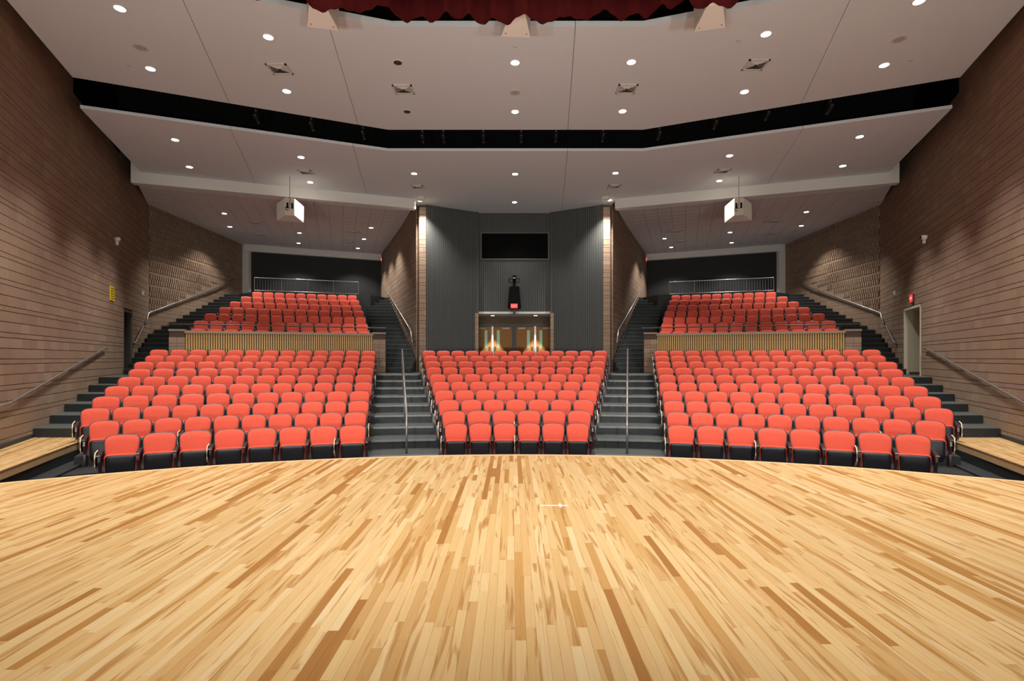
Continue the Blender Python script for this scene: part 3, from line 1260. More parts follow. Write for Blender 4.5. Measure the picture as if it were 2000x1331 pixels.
for k, px in enumerate((962, 1046)):
    downlight(px, 616, ZS, 'small downlight in the soffit above the %s pair of oak doors' % ('left', 'right')[k], 'door soffit downlights',
              dia=0.16, watts=600, cone=50, D=24.15, blend=0.25)
# surface drums next to the pillars
for s, px in ((-1, 822), (1, 1182)):
    p = ONZ(px, 386, Z2)
    r = root('drum_fixture', 'shallow white drum fixture on the ceiling above the %s lit pillar' % SIDE[s], 'ceiling light', loc=(p.x, p.y, Z2))
    mb = MB()
    mb.lathe([(0.19, 0), (0.19, -0.09), (0.17, -0.11), (0.10, -0.11), (0.09, -0.06)], 20)
    obj('drum', mb, TRIMW, r)
    mb = MB()
    mb.lathe([(0.09, -0.07), (0.09, -0.08), (0.07, -0.085)], 16)
    obj('lens', mb, TRIMW, r)


# vents
def vent(px, py, z, w, d, label, group):
    p = ONZ(px, py, z)
    r = root('ceiling_vent', label, 'vent', loc=(p.x, p.y, z), group=group)
    mb = MB()
    mb.box(-w / 2 + .03, w / 2 - .03, -d / 2 + .03, d / 2 - .03, -0.006, -0.001)
    obj('backing', mb, VENTD, r)
    mb = MB()
    for (a, b, c, e) in ((-w / 2, w / 2, -d / 2, -d / 2 + .04), (-w / 2, w / 2, d / 2 - .04, d / 2), (-w / 2, -w / 2 + .04, -d / 2, d / 2), (w / 2 - .04, w / 2, -d / 2, d / 2)):
        mb.box(a, b, c, e, -0.03, 0)
    obj('frame', mb, VENTW, r)
    n = 5
    for k in range(1, n):
        t = 1 - k / n
        a, b = (w / 2 - .04) * t, (d / 2 - .04) * t
        mb = MB()
        th = 0.016
        # slanted concentric blades
        for (x0, y0, x1, y1) in ((-a, -b, a, -b), (a, -b, a, b), (a, b, -a, b), (-a, b, -a, -b)):
            k1, k2 = (a + 0.03) / a, (b + 0.03) / b
            mb.add([(x0, y0, -0.028), (x1, y1, -0.028), (x1 * k1, y1 * k2, -0.008), (x0 * k1, y0 * k2, -0.008)], [(0, 1, 2, 3)])
        obj('blade', mb, VENTW, r)
    return r


for k, (px, py) in enumerate([(546, 134), (788, 174), (1224, 173), (1476, 126)]):
    vent(px, py, Z1, 0.50, 0.44, 'square louvred vent, %s from the left in the ceiling panel nearest the stage' % ORD[k], 'front ceiling vents')
for k, (px, py) in enumerate([(598, 336), (816, 365), (1199, 364), (1411, 334)]):
    vent(px, py, Z2, 0.46, 0.40, 'louvred vent, %s from the left in the middle ceiling panel' % ORD[k], 'middle ceiling vents')
for s, pts in ((-1, [(502, 435), (508, 459), (682, 473), (692, 453)]), (1, [(1317, 452), (1329, 471.5), (1506, 456.5), (1509, 432)])):
    for k, (px, py) in enumerate(pts):
        vent(px, py, Z3 - 0.012, 0.62, 0.5, 'dark slot vent in the %s tiled rear ceiling, %s from the left' % (SIDE[s], ORD[k]), 'rear ceiling vents')

# flush round ceiling speakers and sprinkler heads
for k, (px, py, lab) in enumerate([(275, 93, 'left'), (1006, 181, 'middle'), (1756, 77, 'right')]):
    p = ONZ(px, py, Z1)
    r = root('ceiling_speaker', 'flush round ceiling speaker grille, %s one in the front ceiling panel' % lab, 'speaker', loc=(p.x, p.y, Z1), group='flush ceiling speakers')
    mb = MB()
    mb.lathe([(0.15, 0), (0.15, -0.008), (0.115, -0.012), (0.11, -0.004)], 20)
    obj('rim', mb, VENTW, r)
    mb = MB()
    mb.lathe([(0.11, -0.001), (0.11, -0.006), (0.08, -0.009)], 20)
    obj('grille', mb, mat('grille_taupe', (0.42, 0.37, 0.33), 0.8), r)
SPR = [(250, 126, Z1, 'left of the front panel'), (1780, 117, Z1, 'right of the front panel'), (604, 186, Z1, 'beside the second downlight before the slot'),
       (899, 219, Z1, 'left of centre before the slot'), (1006, 90, Z1, 'on the centre line near the curtain'), (907, 340, Z2, 'left of centre behind the slot'),
       (302, 267, Z2, 'far left behind the slot'), (1718, 262, Z2, 'far right behind the slot'), (1443, 79, Z1, 'right of centre near the curtain')]
for px, py, z, where in SPR:
    p = ONZ(px, py, z)
    r = root('sprinkler_head', 'tiny sprinkler cover in the ceiling, ' + where, 'sprinkler', loc=(p.x, p.y, z), group='sprinkler heads')
    mb = MB()
    mb.lathe([(0.05, 0), (0.05, -0.006), (0.02, -0.012), (0.018, -0.03), (0.03, -0.034)], 12)
    obj('cover', mb, VENTW, r)

# ------------------------------------------------------------------ theatre lights in the slot
TL = [(500, 229), (608, 244), (709, 261), (825, 268), (866, 268), (944, 268), (1018, 268), (1086, 267), (1178, 266), (1288, 262), (1398, 241), (1500, 223), (1622, 210)]


def slot_D(px):
    u = (px - 1000) / F
    if 757 <= px <= 1253:
        return 16.15
    # line (|x|,D): (4.0,16.0) -> (11.2,13.15)
    k = (13.15 - 16.05) / 7.2
    au = abs(u)
    # D = 16.05 + k (au D - 4)
    return (16.05 - 4 * k) / (1 - k * au)


SPOTB = mat('stage_lamp_black', (0.004, 0.004, 0.004), 0.5)
for k, (px, py) in enumerate(TL):
    p = PT(px, py, slot_D(px))
    r = root('theatre_spotlight', 'small black theatre spotlight in the ceiling slot, %s from the left' % ORD[k], 'spotlight', loc=p, group='spotlights in the ceiling slot')
    r.scale = (0.72, 0.72, 0.72)
    M = Matrix.Rotation(math.radians(60), 4, 'X')
    mb = MB()
    mb.lathe([(0.06, 0.18), (0.09, 0.12), (0.09, -0.02), (0.065, -0.06), (0.065, -0.2), (0.085, -0.24), (0.08, -0.25)], 12, M)
    obj('barrel', mb, SPOTB, r)
    mb = MB()
    mb.tube([(-0.13, 0, 0), (-0.13, 0, 0.17), (0.13, 0, 0.17), (0.13, 0, 0)], 0.012, 6)
    obj('yoke', mb, SPOTB, r)
    mb = MB()
    mb.box(-0.03, 0.03, -0.03, 0.03, 0.17, 0.3)
    obj('clamp', mb, mat('clamp_grey', (0.18, 0.16, 0.14), 0.4, metal=0.7), r)
    mb = MB()
    mb.lathe([(0.06, -0.243), (0.06, -0.249), (0.04, -0.252)], 12, M)
    obj('lens', mb, mat('lens_glass', (0.3, 0.2, 0.1), 0.1, spec=0.8), r)
pl = MB()
pl.tube([(-11.3, 13.15, 9.72), (-4.0, 16.1, 9.72), (4.0, 16.1, 9.72), (11.3, 13.15, 9.72)], 0.024)
tag(obj('lighting_pipe', pl, SPOTB), 'black pipe carrying the theatre spotlights in the ceiling slot', 'pipe')

# ------------------------------------------------------------------ hanging side speakers
def trapezoid_speaker(parent, wr, wf, dep, h, tilt, shell):
    """narrow rear at y=0 facing -y (stage), wide front at y=dep"""
    M = Matrix.Rotation(tilt, 4, 'X')
    mb = MB()
    vs = [(-wr / 2, 0, -h / 2), (wr / 2, 0, -h / 2), (wf / 2, dep, -h / 2), (-wf / 2, dep, -h / 2),
          (-wr / 2, 0, h / 2), (wr / 2, 0, h / 2), (wf / 2, dep, h / 2), (-wf / 2, dep, h / 2)]
    mb.add([M @ Vector(v) for v in vs], [(0, 3, 2, 1), (4, 5, 6, 7), (0, 1, 5, 4), (1, 2, 6, 5), (2, 3, 7, 6), (3, 0, 4, 7)])
    o = obj('cabinet', mb, shell, parent)
    bv = o.modifiers.new('bevel', 'BEVEL')
    bv.width = 0.012
    bv.segments = 2
    mb = MB()
    mb.box(-wf / 2 + 0.03, wf / 2 - 0.03, dep - 0.005, dep + 0.012, -h / 2 + 0.03, h / 2 - 0.03, M=M)
    obj('grille', mb, mat('white_grille', (0.6, 0.57, 0.52), 0.6), parent)
    return M


for s in (-1, 1):
    top = ONZ(566 if s < 0 else 1443, 346, Z2)
    zc = top.z - 1.07
    r = root('hanging_speaker', 'white tapered loudspeaker hanging on a rod below the %s beam' % SIDE[s], 'speaker', loc=(top.x, top.y, zc), group='hanging side speakers')
    r.rotation_euler = (0, 0, -s * math.radians(22))
    M = trapezoid_speaker(r, 0.30, 0.95, 0.82, 0.64, math.radians(-3), SPKW)
    mb = MB()
    mb.tube([(0, -0.05, 0.0), (0, -0.05, 1.07)], 0.012, 6)
    obj('rod', mb, RAILM, r)
    mb = MB()
    mb.box(-0.11, -0.05, -0.05, 0.01, -0.08, 0.12, M=M)
    mb.box(0.05, 0.11, -0.05, 0.01, -0.08, 0.12, M=M)
    obj('bracket', mb, SPKB, r)
    mb = MB()
    mb.tube([Vector((-0.08 + 0.06 * math.cos(a), -0.07, -0.1 + 0.07 * math.sin(a))) for a in [k * math.pi / 6 for k in range(11)]], 0.011, 6)
    obj('cable_loop', mb, SPKB, r)
    mb = MB()
    mb.box(-0.15, 0.15, -0.012, 0.0, -0.31, 0.31, M=M)
    obj('rear_plate', mb, mat('rear_plate_beige', (0.55, 0.47, 0.36), 0.5), r)

# front speakers behind the curtain hem
for (x, y, yaw, lab) in ((-3.55, 9.02, 12, 'leftmost'), (0.0, 9.25, 3, 'middle'), (3.48, 9.05, -14, 'rightmost')):
    r = root('proscenium_speaker', 'cream loudspeaker half hidden by the red curtain hem, %s of three' % lab, 'speaker', loc=(x, y, 8.97), rz=math.radians(yaw), group='speakers at the curtain hem')
    M = trapezoid_speaker(r, 0.26, 0.58, 0.74, 0.62, 0.0, SPKW)
    for bx in (-0.2, 0.2):
        mb = MB()
        mb.lathe([(0.014, -0.317), (0.014, -0.309)], 8, Matrix.Translation((bx, 0.62, 0)))
        obj('bolt', mb, RAILM, r)
    for bx in (-0.1, 0.1):
        mb = MB()
        mb.tube([(bx, 0.4, 0.3), (bx, 0.4, 1.4)], 0.01, 6)
        obj('hanger', mb, RAILM, r)

# ------------------------------------------------------------------ border curtain
def curtain():
    mb = MB()
    n = 260
    Rc = 10.4
    Yc0 = 7.0 - Rc
    amax = math.radians(27)
    nz = 10
    zb0 = 2.4 + 0.661 * 7.0
    rows = []
    random.seed(3)
    ph = [random.uniform(0, 6.28) for _ in range(6)]
    for k in range(n + 1):
        a = -amax + 2 * amax * k / n
        s_ = a * Rc
        fold = 0.06 * math.sin(s_ * 15 + 2.2 * math.sin(s_ * 2.3 + ph[0])) + 0.05 * math.sin(s_ * 6.1 + ph[1]) + 0.014 * math.sin(s_ * 41 + ph[2])
        hem = 0.05 * fold / 0.1 * -0.5 + 0.022 * math.sin(s_ * 5 + ph[3])
        col = []
        for j in range(nz + 1):
            t = j / nz
            R = Rc + fold * (1.0 - 0.5 * t)
            z = zb0 + hem * (1 - t) ** 3 + 2.6 * t
            col.append((R * math.sin(a) - 0.14, Yc0 + R * math.cos(a), z))
        rows.append(col)
    vs = [p for c in rows for p in c]
    m = nz + 1
    fs = [(k * m + j, (k + 1) * m + j, (k + 1) * m + j + 1, k * m + j + 1) for k in range(n) for j in range(nz)]
    mb.add(vs, fs)
    o = obj('border_curtain', mb, CURT, None, smooth=True)
    so = o.modifiers.new('solid', 'SOLIDIFY')
    so.thickness = 0.008
    tag(o, 'dark red pleated velour border curtain at the top of the view', 'curtain')
    random.seed(11)


curtain()

# stage work lights hung above the stage, behind the border curtain
for k, x in enumerate((-6.4, -3.2, 0.0, 3.2, 6.4)):
    r = root('stage_work_light', 'work light hung over the stage above the camera, %s from the left' % ORD[k], 'stage light', loc=(x, 3.6, 8.6), group='stage work lights')
    mb = MB()
    mb.lathe([(0.10, 0.30), (0.16, 0.25), (0.18, 0.0), (0.16, 0.0), (0.12, 0.1)], 16)
    obj('housing', mb, SPOTB, r)
    l = bpy.data.lights.new('lamp', 'SPOT')
    l.energy = STAGE_W * (0.80, 0.90, 1.15)[abs(k - 2)]
    l.color = WARM
    l.spot_size = math.radians(116 if k in (0, 4) else 98)
    l.spot_blend = 0.75
    l.shadow_soft_size = 0.12
    lo = link('lamp', l, r, (0, 0, -0.03))
    lo.rotation_euler = (math.radians(40 if k in (0, 4) else 26), 0, math.radians({0: 26, 4: -26}.get(k, 0)))

# added fill floods, unseen behind the camera, to brighten ceiling and walls
for k, (x, yaw) in enumerate(((-5.0, 8), (-1.7, 2), (1.7, -2), (5.0, -8))):
    r = root('fill_flood', 'added unseen fill flood on a stand behind the camera, %s from the left' % ORD[k], 'stage light', loc=(x, -1.0, STAGE_Z), rz=math.radians(yaw), group='added fill floods')
    mb = MB()
    mb.box(-0.25, 0.25, -0.30, -0.06, 0.5, 0.9)
    obj('housing', mb, SPOTB, r)
    mb = MB()
    mb.lathe([(0.2, 0.0), (0.2, 0.02), (0.03, 0.04), (0.03, 0.5)], 12, Matrix.Translation((0, -0.18, 0)))
    obj('stand', mb, SPOTB, r)
    l = bpy.data.lights.new('lamp', 'SPOT')
    l.energy = FILL_W
    l.color = (1.0, 0.97, 0.93)
    l.spot_size = math.radians(92)
    l.spot_blend = 0.75
    l.shadow_soft_size = 0.25
    lo = link('lamp', l, r, (0, 0, 0.7))
    lo.rotation_euler = (math.radians(90 + 25), 0, 0)

# ------------------------------------------------------------------ seats
def outline(w0, w1, h, r, arch, n=4):
    """rounded trapezoid in (x,t), counter-clockwise, w0 bottom, w1 top"""
    pts = []
    cor = [(-w0 / 2, 0, math.pi, 1.5 * math.pi), (w0 / 2, 0, 1.5 * math.pi, 2 * math.pi), (w1 / 2, h, 0, 0.5 * math.pi), (-w1 / 2, h, 0.5 * math.pi, math.pi)]
    for (x, t, a0, a1) in cor:
        cx = x + (r if x < 0 else -r)
        ct = t + (r if t == 0 else -r)
        for k in range(n + 1):
            a = a0 + (a1 - a0) * k / n
            pts.append([cx + r * math.cos(a), ct + r * math.sin(a)])
        if t == h and x > 0:      # arched top edge
            for k in range(1, 6):
                f = k / 6
                pts.append([(w1 / 2 - r) * (1 - 2 * f), h])
    for p in pts:
        if p[1] > h * 0.6:
            p[1] += arch * (1 - (2 * p[0] / w1) ** 2) * (p[1] / h - 0.6) / 0.4
    return pts


def cushion(pts, layers, place):
    """stack of inset outlines; place(x,t,d) -> xyz ; d = offset towards the stage"""
    mb = MB()
    n = len(pts)
    cx = sum(p[0] for p in pts) / n
    ct = sum(p[1] for p in pts) / n
    hw = max(p[0] for p in pts) - cx
    ht = max(p[1] for p in pts) - ct
    vs, fs = [], []
    for (ins, dd) in layers:
        kx, kt = 1 - ins / hw, 1 - ins / ht
        for p in pts:
            vs.append(place(cx + (p[0] - cx) * kx, ct + (p[1] - ct) * kt, dd))
    for i in range(len(layers) - 1):
        for k in range(n):
            a, b = i * n + k, i * n + (k + 1) % n
            fs.append((a, b, b + n, a + n))
    fs.append(tuple(range(n))[::-1])
    m = (len(layers) - 1) * n
    fs.append(tuple(range(m, m + n)))
    mb.add(vs, fs)
    return mb


def seat_meshes():
    M = {}
    rec = math.radians(14)

    def back(x, t, d):
        z = 0.40 + t * math.cos(rec)
        y = -0.125 + t * math.sin(rec)
        curve = 0.055 * (x / 0.27) ** 2          # wraps forward at the sides
        return (x, y - d * math.cos(rec) - curve + 0.02, z + d * math.sin(rec) * 0)
    o1 = outline(0.47, 0.51, 0.465, 0.085, 0.032)
    M['backrest'] = cushion(o1, [(0.0, 0.0), (-0.002, 0.025), (0.012, 0.045), (0.05, 0.062), (0.12, 0.07)], back).mesh('backrest', REDF, True)
    o2 = outline(0.51, 0.545, 0.49, 0.09, 0.03)

    def backs(x, t, d):
        return back(x, t - 0.012, d)
    M['back_shell'] = cushion(o2, [(0.02, -0.045), (0.0, -0.03), (0.0, 0.012), (0.015, 0.014)], backs).mesh('back_shell', SHELL, True)
    tilt = math.radians(7)

    def fold(x, t, d):
        z = 0.15 + t * math.cos(tilt)
        y = -0.235 - t * math.sin(tilt) * -1 * 0.6
        return (x, y - d, z)
    o3 = outline(0.455, 0.49, 0.385, 0.06, 0.006)
    M['seat_cushion'] = cushion(o3, [(0.02, -0.085), (0.0, -0.06), (0.0, -0.005), (0.012, 0.006)], fold).mesh('seat_cushion', REDF, True)
    o4 = outline(0.43, 0.455, 0.365, 0.05, 0.004)
    M['seat_pan'] = cushion(o4, [(0.0, 0.004), (0.0, 0.02), (0.015, 0.032), (0.06, 0.040)], fold).mesh('seat_pan', PAN, True)
    # armrest with drooping nose
    mb = MB()
    prof = [(-0.03, 0.615), (-0.03, 0.580), (-0.10, 0.565), (-0.33, 0.535), (-0.385, 0.520), (-0.395, 0.540), (-0.38, 0.562), (-0.30, 0.585), (-0.10, 0.622)]
    wv = 0.029
    n = len(prof)
    mb.add([(-wv, y, z) for y, z in prof] + [(wv, y, z) for y, z in prof],
           [tuple(range(n)), tuple(range(n, 2 * n))[::-1]] + [(i, n + i, n + (i + 1) % n, (i + 1) % n) for i in range(n)])
    me = mb.mesh('armrest', ARM)
    fix_normals(me)
    M['armrest'] = me
    mb = MB()
    prof = [(-0.20, 0.012), (-0.20, 0.30), (-0.09, 0.56), (-0.33, 0.53), (-0.34, 0.42), (-0.29, 0.25), (-0.31, 0.012)]
    wv = 0.018
    n = len(prof)
    mb.add([(-wv, y, z) for y, z in prof] + [(wv, y, z) for y, z in prof],
           [tuple(range(n)), tuple(range(n, 2 * n))[::-1]] + [(i, n + i, n + (i + 1) % n, (i + 1) % n) for i in range(n)])
    mb.box(-0.035, 0.035, -0.36, -0.19, 0.0, 0.014)
    me = mb.mesh('leg', STAND)
    fix_normals(me)
    M['leg'] = me
    mb = MB()
    prof = [(-0.39, 0.36), (-0.39, 0.52), (-0.35, 0.60), (-0.20, 0.625), (-0.17, 0.60), (-0.20, 0.42), (-0.30, 0.30), (-0.36, 0.30)]
    wv = 0.007
    n = len(prof)
    mb.add([(-wv, y, z) for y, z in prof] + [(wv, y, z) for y, z in prof],
           [tuple(range(n)), tuple(range(n, 2 * n))[::-1]] + [(i, n + i, n + (i + 1) % n, (i + 1) % n) for i in range(n)])
    nf = len(mb.f)
    mb.tube([(0, -0.345, 0.29), (0, -0.395, 0.36), (0, -0.400, 0.52), (0, -0.36, 0.605), (0, -0.20, 0.632)], 0.0105, 6)
    me = mb.mesh('tablet_arm', ARM)
    me.materials.append(CREAM)
    me.polygons.foreach_set('material_index', [0 if i < nf else 1 for i in range(len(me.polygons))])
    fix_normals(me)
    M['tablet_arm'] = me
    return M


SM = seat_meshes()
SEATW = 0.575


def seat_on_arc(px, R):
    """x,y of a point seen in image column px on the circle of radius R"""
    u = (px - 1000) / F
    lo, hi = 5.0, 45.0
    for _ in range(60):
        D = (lo + hi) / 2
        x = u * D + CX
        if x * x + (D - YC) ** 2 < R * R:
            lo = D
        else:
            hi = D
    return u * lo + CX, lo


def place_seat(x, y, z, pitch, label, group, first_arm=True, last_arm=False, tab_l=False, tab_r=False):
    a = math.atan2(x, y - YC)
    r = root('auditorium_seat', label, 'seat', loc=(x, y, z), rz=-a, group=group)
    r.scale = (pitch / SEATW, 1, 1)
    for nm in ('back_shell', 'backrest', 'seat_cushion', 'seat_pan'):
        link(nm, SM[nm], r)
    xs = [-SEATW / 2] + ([SEATW / 2] if last_arm else [])
    for xx in xs:
        ao = link('armrest', SM['armrest'], r, (xx, 0, 0))
        link('leg', SM['leg'], r, (xx, 0, 0))
        if xx < 0 and tab_l:
            link('tablet_arm', SM['tablet_arm'], ao, (-0.045, 0, 0))
        if xx > 0 and tab_r:
            link('tablet_arm', SM['tablet_arm'], ao, (0.045, 0, 0))
    return r


ROWN = ['front row', 'second row', 'third row', 'fourth row', 'fifth row', 'sixth row', 'seventh row', 'eighth row', 'ninth row', 'tenth row']
centre = [(887.1, 1124, 6), (883, 1127.6, 6), (873.5, 1136, 7), (864.7, 1144.4, 8), (858.4, 1150.3, 9), (852.5, 1155.3, 10),
          (846.2, 1163.3, 11), (844.5, 1165.8, 11), (840.5, 1169, 12), (837.4, 1172.7, 13)]
left = [[241, 312.5, 381, 448, 512.5, 573, 632, 690],
        [206, 268, 328, 386, 442, 495.6, 547, 597.5, 646, 695],
        [188, 250, 307, 361, 413, 463, 512.5, 560, 607, 654, 701],
        [209, 265.6, 323, 375.6, 425.5, 472.5, 518.8, 565, 612, 658, 703],
        [230, 281, 329, 376, 422, 466, 510, 552, 593, 633, 672, 710],
        [254, 303, 349, 393.5, 436, 478.4, 518.3, 557.6, 598, 634.6, 673, 711],
        [273.6, 322.4, 369, 412.4, 453, 491, 529, 566.4, 602, 639.5, 677, 714],
        [282, 324, 364, 403.6, 442, 479, 516, 551, 586, 620, 652, 685.7, 717.6],
        [302.6, 343, 381, 417.7, 453.5, 489.3, 523.4, 557, 589, 621, 653, 685, 718.7],
        [311.5, 351.4, 391.4, 427.8, 463, 496, 527.8, 560.3, 593, 625, 656.3, 688.4, 720]]
seat_log = []
for i in range(10):
    R = ROW_R0 + ROW_P * i
    z = RISE * i
    # centre block, evenly spaced along the arc
    l, r_, n = centre[i]
    xa, ya = seat_on_arc(l, R)
    xb, yb = seat_on_arc(r_, R)
    aa, ab = math.atan2(xa, ya - YC), math.atan2(xb, yb - YC)
    am = (ab - aa) / 2
    pitch = 2 * am * R / (n - 1)
    for k in range(n):
        a = -am + 2 * am * k / (n - 1)
        x, y = ARC(R, a)
        place_seat(x, y, z, pitch, 'red tip-up seat, %s from the left in the %s of the centre block' % (ORD[k], ROWN[i]),
                   'seats of the centre block', last_arm=k == n - 1, tab_l=(k == 0) or (i < 2 and k == 3), tab_r=(k == n - 1 and i in (2, 5)))
    # side blocks
    pts = [seat_on_arc(px, R) for px in left[i]]
    # the fitted positions, smoothed to an even pitch along the arc
    a0, a1 = math.atan2(pts[0][0], pts[0][1] - YC), math.atan2(pts[-1][0], pts[-1][1] - YC)
    n = len(pts)
    pitch = (a1 - a0) * R / (n - 1)
    seat_log.append((i, round(pitch, 3), round(math.degrees(a0), 2), round(math.degrees(a1), 2)))
    for s in (-1, 1):
        for k in range(n):
            a = a0 + (a1 - a0) * k / (n - 1)
            kk = k
            if s > 0:
                a = -(a0 + (a1 - a0) * (n - 1 - k) / (n - 1))
            x, y = ARC(R, a)
            place_seat(x, y, z, pitch, 'red tip-up seat, %s from the left in the %s of the %s block' % (ORD[kk], ROWN[i], SIDE[s]),
                       'seats of the %s block' % SIDE[s], last_arm=k == n - 1,
                       tab_l=(k == 0 and (s > 0 or i in (0, 1, 2))) or (i == 0 and k in ((3, 7) if s < 0 else (3, 6))) or (i == 1 and k == (3 if s < 0 else 8)),
                       tab_r=(k == n - 1 and ((s < 0 and i in (1, 6)) or (s > 0 and i in (1, 2)))))

# upper blocks: one object for the many far seats
up = [(387, 712, 12), (393, 707, 12), (411.8, 704.5, 13), (440, 701, 12), (459.7, 697, 12), (481.3, 693, 11), (503, 688, 10)]
bulk_parts = {}
far = MB()
far_mats = []
fverts, ffaces, fmidx = [], [], []
MI = {'back_shell': 1, 'backrest': 0, 'seat_cushion': 0, 'seat_pan': 2, 'armrest': 3, 'leg': 4}
geo = {}
for nm in MI:
    me = SM[nm]
    geo[nm] = ([v.co.copy() for v in me.vertices], [tuple(p.vertices) for p in me.polygons])


def bulk_seat(x, y, z, pitch, last):
    a = math.atan2(x, y - YC)
    M = Matrix.Translation((x, y, z)) @ Matrix.Rotation(-a, 4, 'Z') @ Matrix.Diagonal((pitch / SEATW, 1, 1, 1))
    for nm in MI:
        offs = [0.0]
        if nm in ('armrest', 'leg'):
            offs = [-SEATW / 2] + ([SEATW / 2] if last else [])
        for ox in offs:
            vs, fs = geo[nm]
            b = len(fverts)
            fverts.extend((M @ (v + Vector((ox, 0, 0))))[:] for v in vs)
            ffaces.extend(tuple(q + b for q in f) for f in fs)
            fmidx.extend([MI[nm]] * len(fs))


for j, (l, r_, n) in enumerate(up):
    R = upper_R(j)
    z = UZ0 + UR * j
    xa, ya = seat_on_arc(l, R)
    xb, yb = seat_on_arc(r_, R)
    a0, a1 = math.atan2(xa, ya - YC), math.atan2(xb, yb - YC)
    pitch = abs(a1 - a0) * R / (n - 1)
    for s in (-1, 1):
        for k in range(n):
            a = a0 + (a1 - a0) * k / (n - 1)
            x, y = ARC(R, a if s < 0 else -a)
            bulk_seat(x, y, z, pitch, k == (n - 1 if s < 0 else 0))
me = bpy.data.meshes.new('upper_seats')
me.from_pydata(fverts, [], ffaces)
for m_ in (REDF, SHELL, PAN, ARM, STAND):
    me.materials.append(m_)
me.polygons.foreach_set('material_index', fmidx)
me.polygons.foreach_set('use_smooth', [i in (0, 1, 2) for i in fmidx])
me.update()
o = link('upper_seating', me)
tag(o, 'small red seats filling the steep upper tiers behind the slatted parapets', 'seating', kind='stuff')

# ------------------------------------------------------------------ handrails
def rail(name, label, pts, r=0.024, m=STEEL, posts=(), ends=(), brackets=()):
    base = Vector(pts[0])
    rr = root(name, label, 'handrail', loc=base)
    mb = MB()
    mb.tube([Vector(p) - base for p in pts], r, 10)
    obj('rail_tube', mb, m, rr, smooth=True)
    for (p, q) in posts:
        mb = MB()
        mb.tube([Vector(p) - base, Vector(q) - base], r * 0.9, 8)
        obj('post', mb, m, rr, smooth=True)
    for (p, q) in brackets:
        mb = MB()
        p, q = Vector(p) - base, Vector(q) - base
        mb.tube([p, p + Vector((0, 0, -0.07)), q + Vector((0, 0, -0.07))], 0.010, 6)
        obj('bracket', mb, RAILM, rr)
    return rr


for s in (-1, 1):
    # on the side wall beside the low stairs
    n_in = Vector((-s * cs, 0.46 * cs, 0))           # towards the hall

    def on_wall(D, z, off=0.09):
        p = Vector((s * wall_x(D), D, z)) + n_in * off
        return p
    Da, Db = 10.05, 16.2
    za, zb = 1.44, 2.70
    pts = [on_wall(Da - 0.5, za), on_wall(Da + 0.35, za + 0.02), on_wall(Db, zb), on_wall(Db + 0.25, zb + 0.01)]
    br = []
    for t in (0.08, 0.24, 0.40, 0.56, 0.72, 0.9):
        D = Da + 0.35 + (Db - Da - 0.35) * t
        z = za + 0.02 + (zb - za - 0.02) * t
        br.append((on_wall(D, z), on_wall(D, z, 0.02)))
    rail('wall_handrail', 'grey pipe handrail on the %s brick wall above the maple platform' % SIDE[s], pts, m=RAILM, brackets=br)
    # along relief wall
    def on_rel(px, py, D):
        p = PT(px, py, D)
        return Vector((s * abs(p.x), p.y, p.z))
    wxo = KX - 0.12

    def relp(px, py):
        D = (wxo + CX) / ((1000 - px) / F)
        return on_rel(px, py, D)
    a1 = relp(290, 612)
    a2 = relp(425, 562)
    a3 = relp(457, 546)
    low = PT(283, 634, 21.3)
    low = Vector((s * (wall_x(21.3) - 0.12), 21.3, 2.4 + 0.066 * 21.3))
    rail('wall_handrail', 'long steel handrail sloping along the %s patterned brick wall' % SIDE[s], [low, a1, a2, a3], r=0.035,
         brackets=[(a1.lerp(a2, t), a1.lerp(a2, t) + Vector((s * 0.09, 0, 0))) for t in (0.1, 0.35, 0.6, 0.85)])
    b1 = Vector((s * (wall_x(20.9) - 0.12), 20.9, 2.4 + 0.063 * 20.9))
    b0 = Vector((s * (wall_x(19.75) - 0.12), 19.75, 2.4 + 0.030 * 19.75))
    rail('wall_handrail', 'short steep steel handrail between the %s exit door and the upper stairs' % SIDE[s], [b0 + Vector((0, -0.1, 0)), b0, b1], r=0.032,
         brackets=[(b0.lerp(b1, 0.4), b0.lerp(b1, 0.4) + Vector((s * 0.09, 0, 0)))])
    # along entrance return wall
    def ret(D, z, off=0.10):
        x = 4.28 + (8.5 - 4.28) * (D - 22.05) / (32.9 - 22.05)
        return Vector((s * (x + off), D, z))
    c0, c1 = ret(22.15, 2.4 + 0.030 * 22.15), ret(22.6, 2.4 + 0.055 * 22.6)
    c2, c3 = ret(29.4, 2.4 + 0.128 * 29.4), ret(31.2, 2.4 + 0.142 * 31.2)
    rail('wall_handrail', 'steel handrail climbing the %s brick return wall of the entrance' % SIDE[s], [c0, c1, c2, c3], r=0.032,
         brackets=[(c1.lerp(c2, t), c1.lerp(c2, t) + Vector((-s * 0.08, 0, 0))) for t in (0.1, 0.4, 0.7, 0.95)])
    # free-standing rail up the middle of the aisle
    f0 = Vector((s * 2.53, 11.75, 1.10))
    f1 = Vector((s * 4.25, 19.3, 2.74))
    posts = []
    for t in (0.0, 0.33, 0.66, 1.0):
        p = f0.lerp(f1, t)
        Rr = math.hypot(p.x, p.y - YC)
        zi = RISE * max(0, min(9, int((Rr - tier_R(0)) / ROW_P)))
        posts.append((p, Vector((p.x, p.y, zi))))
    rail('aisle_handrail', 'free-standing steel handrail up the middle of the %s aisle stairs' % SIDE[s], [f0, f1], r=0.026, m=RAILM, posts=posts)

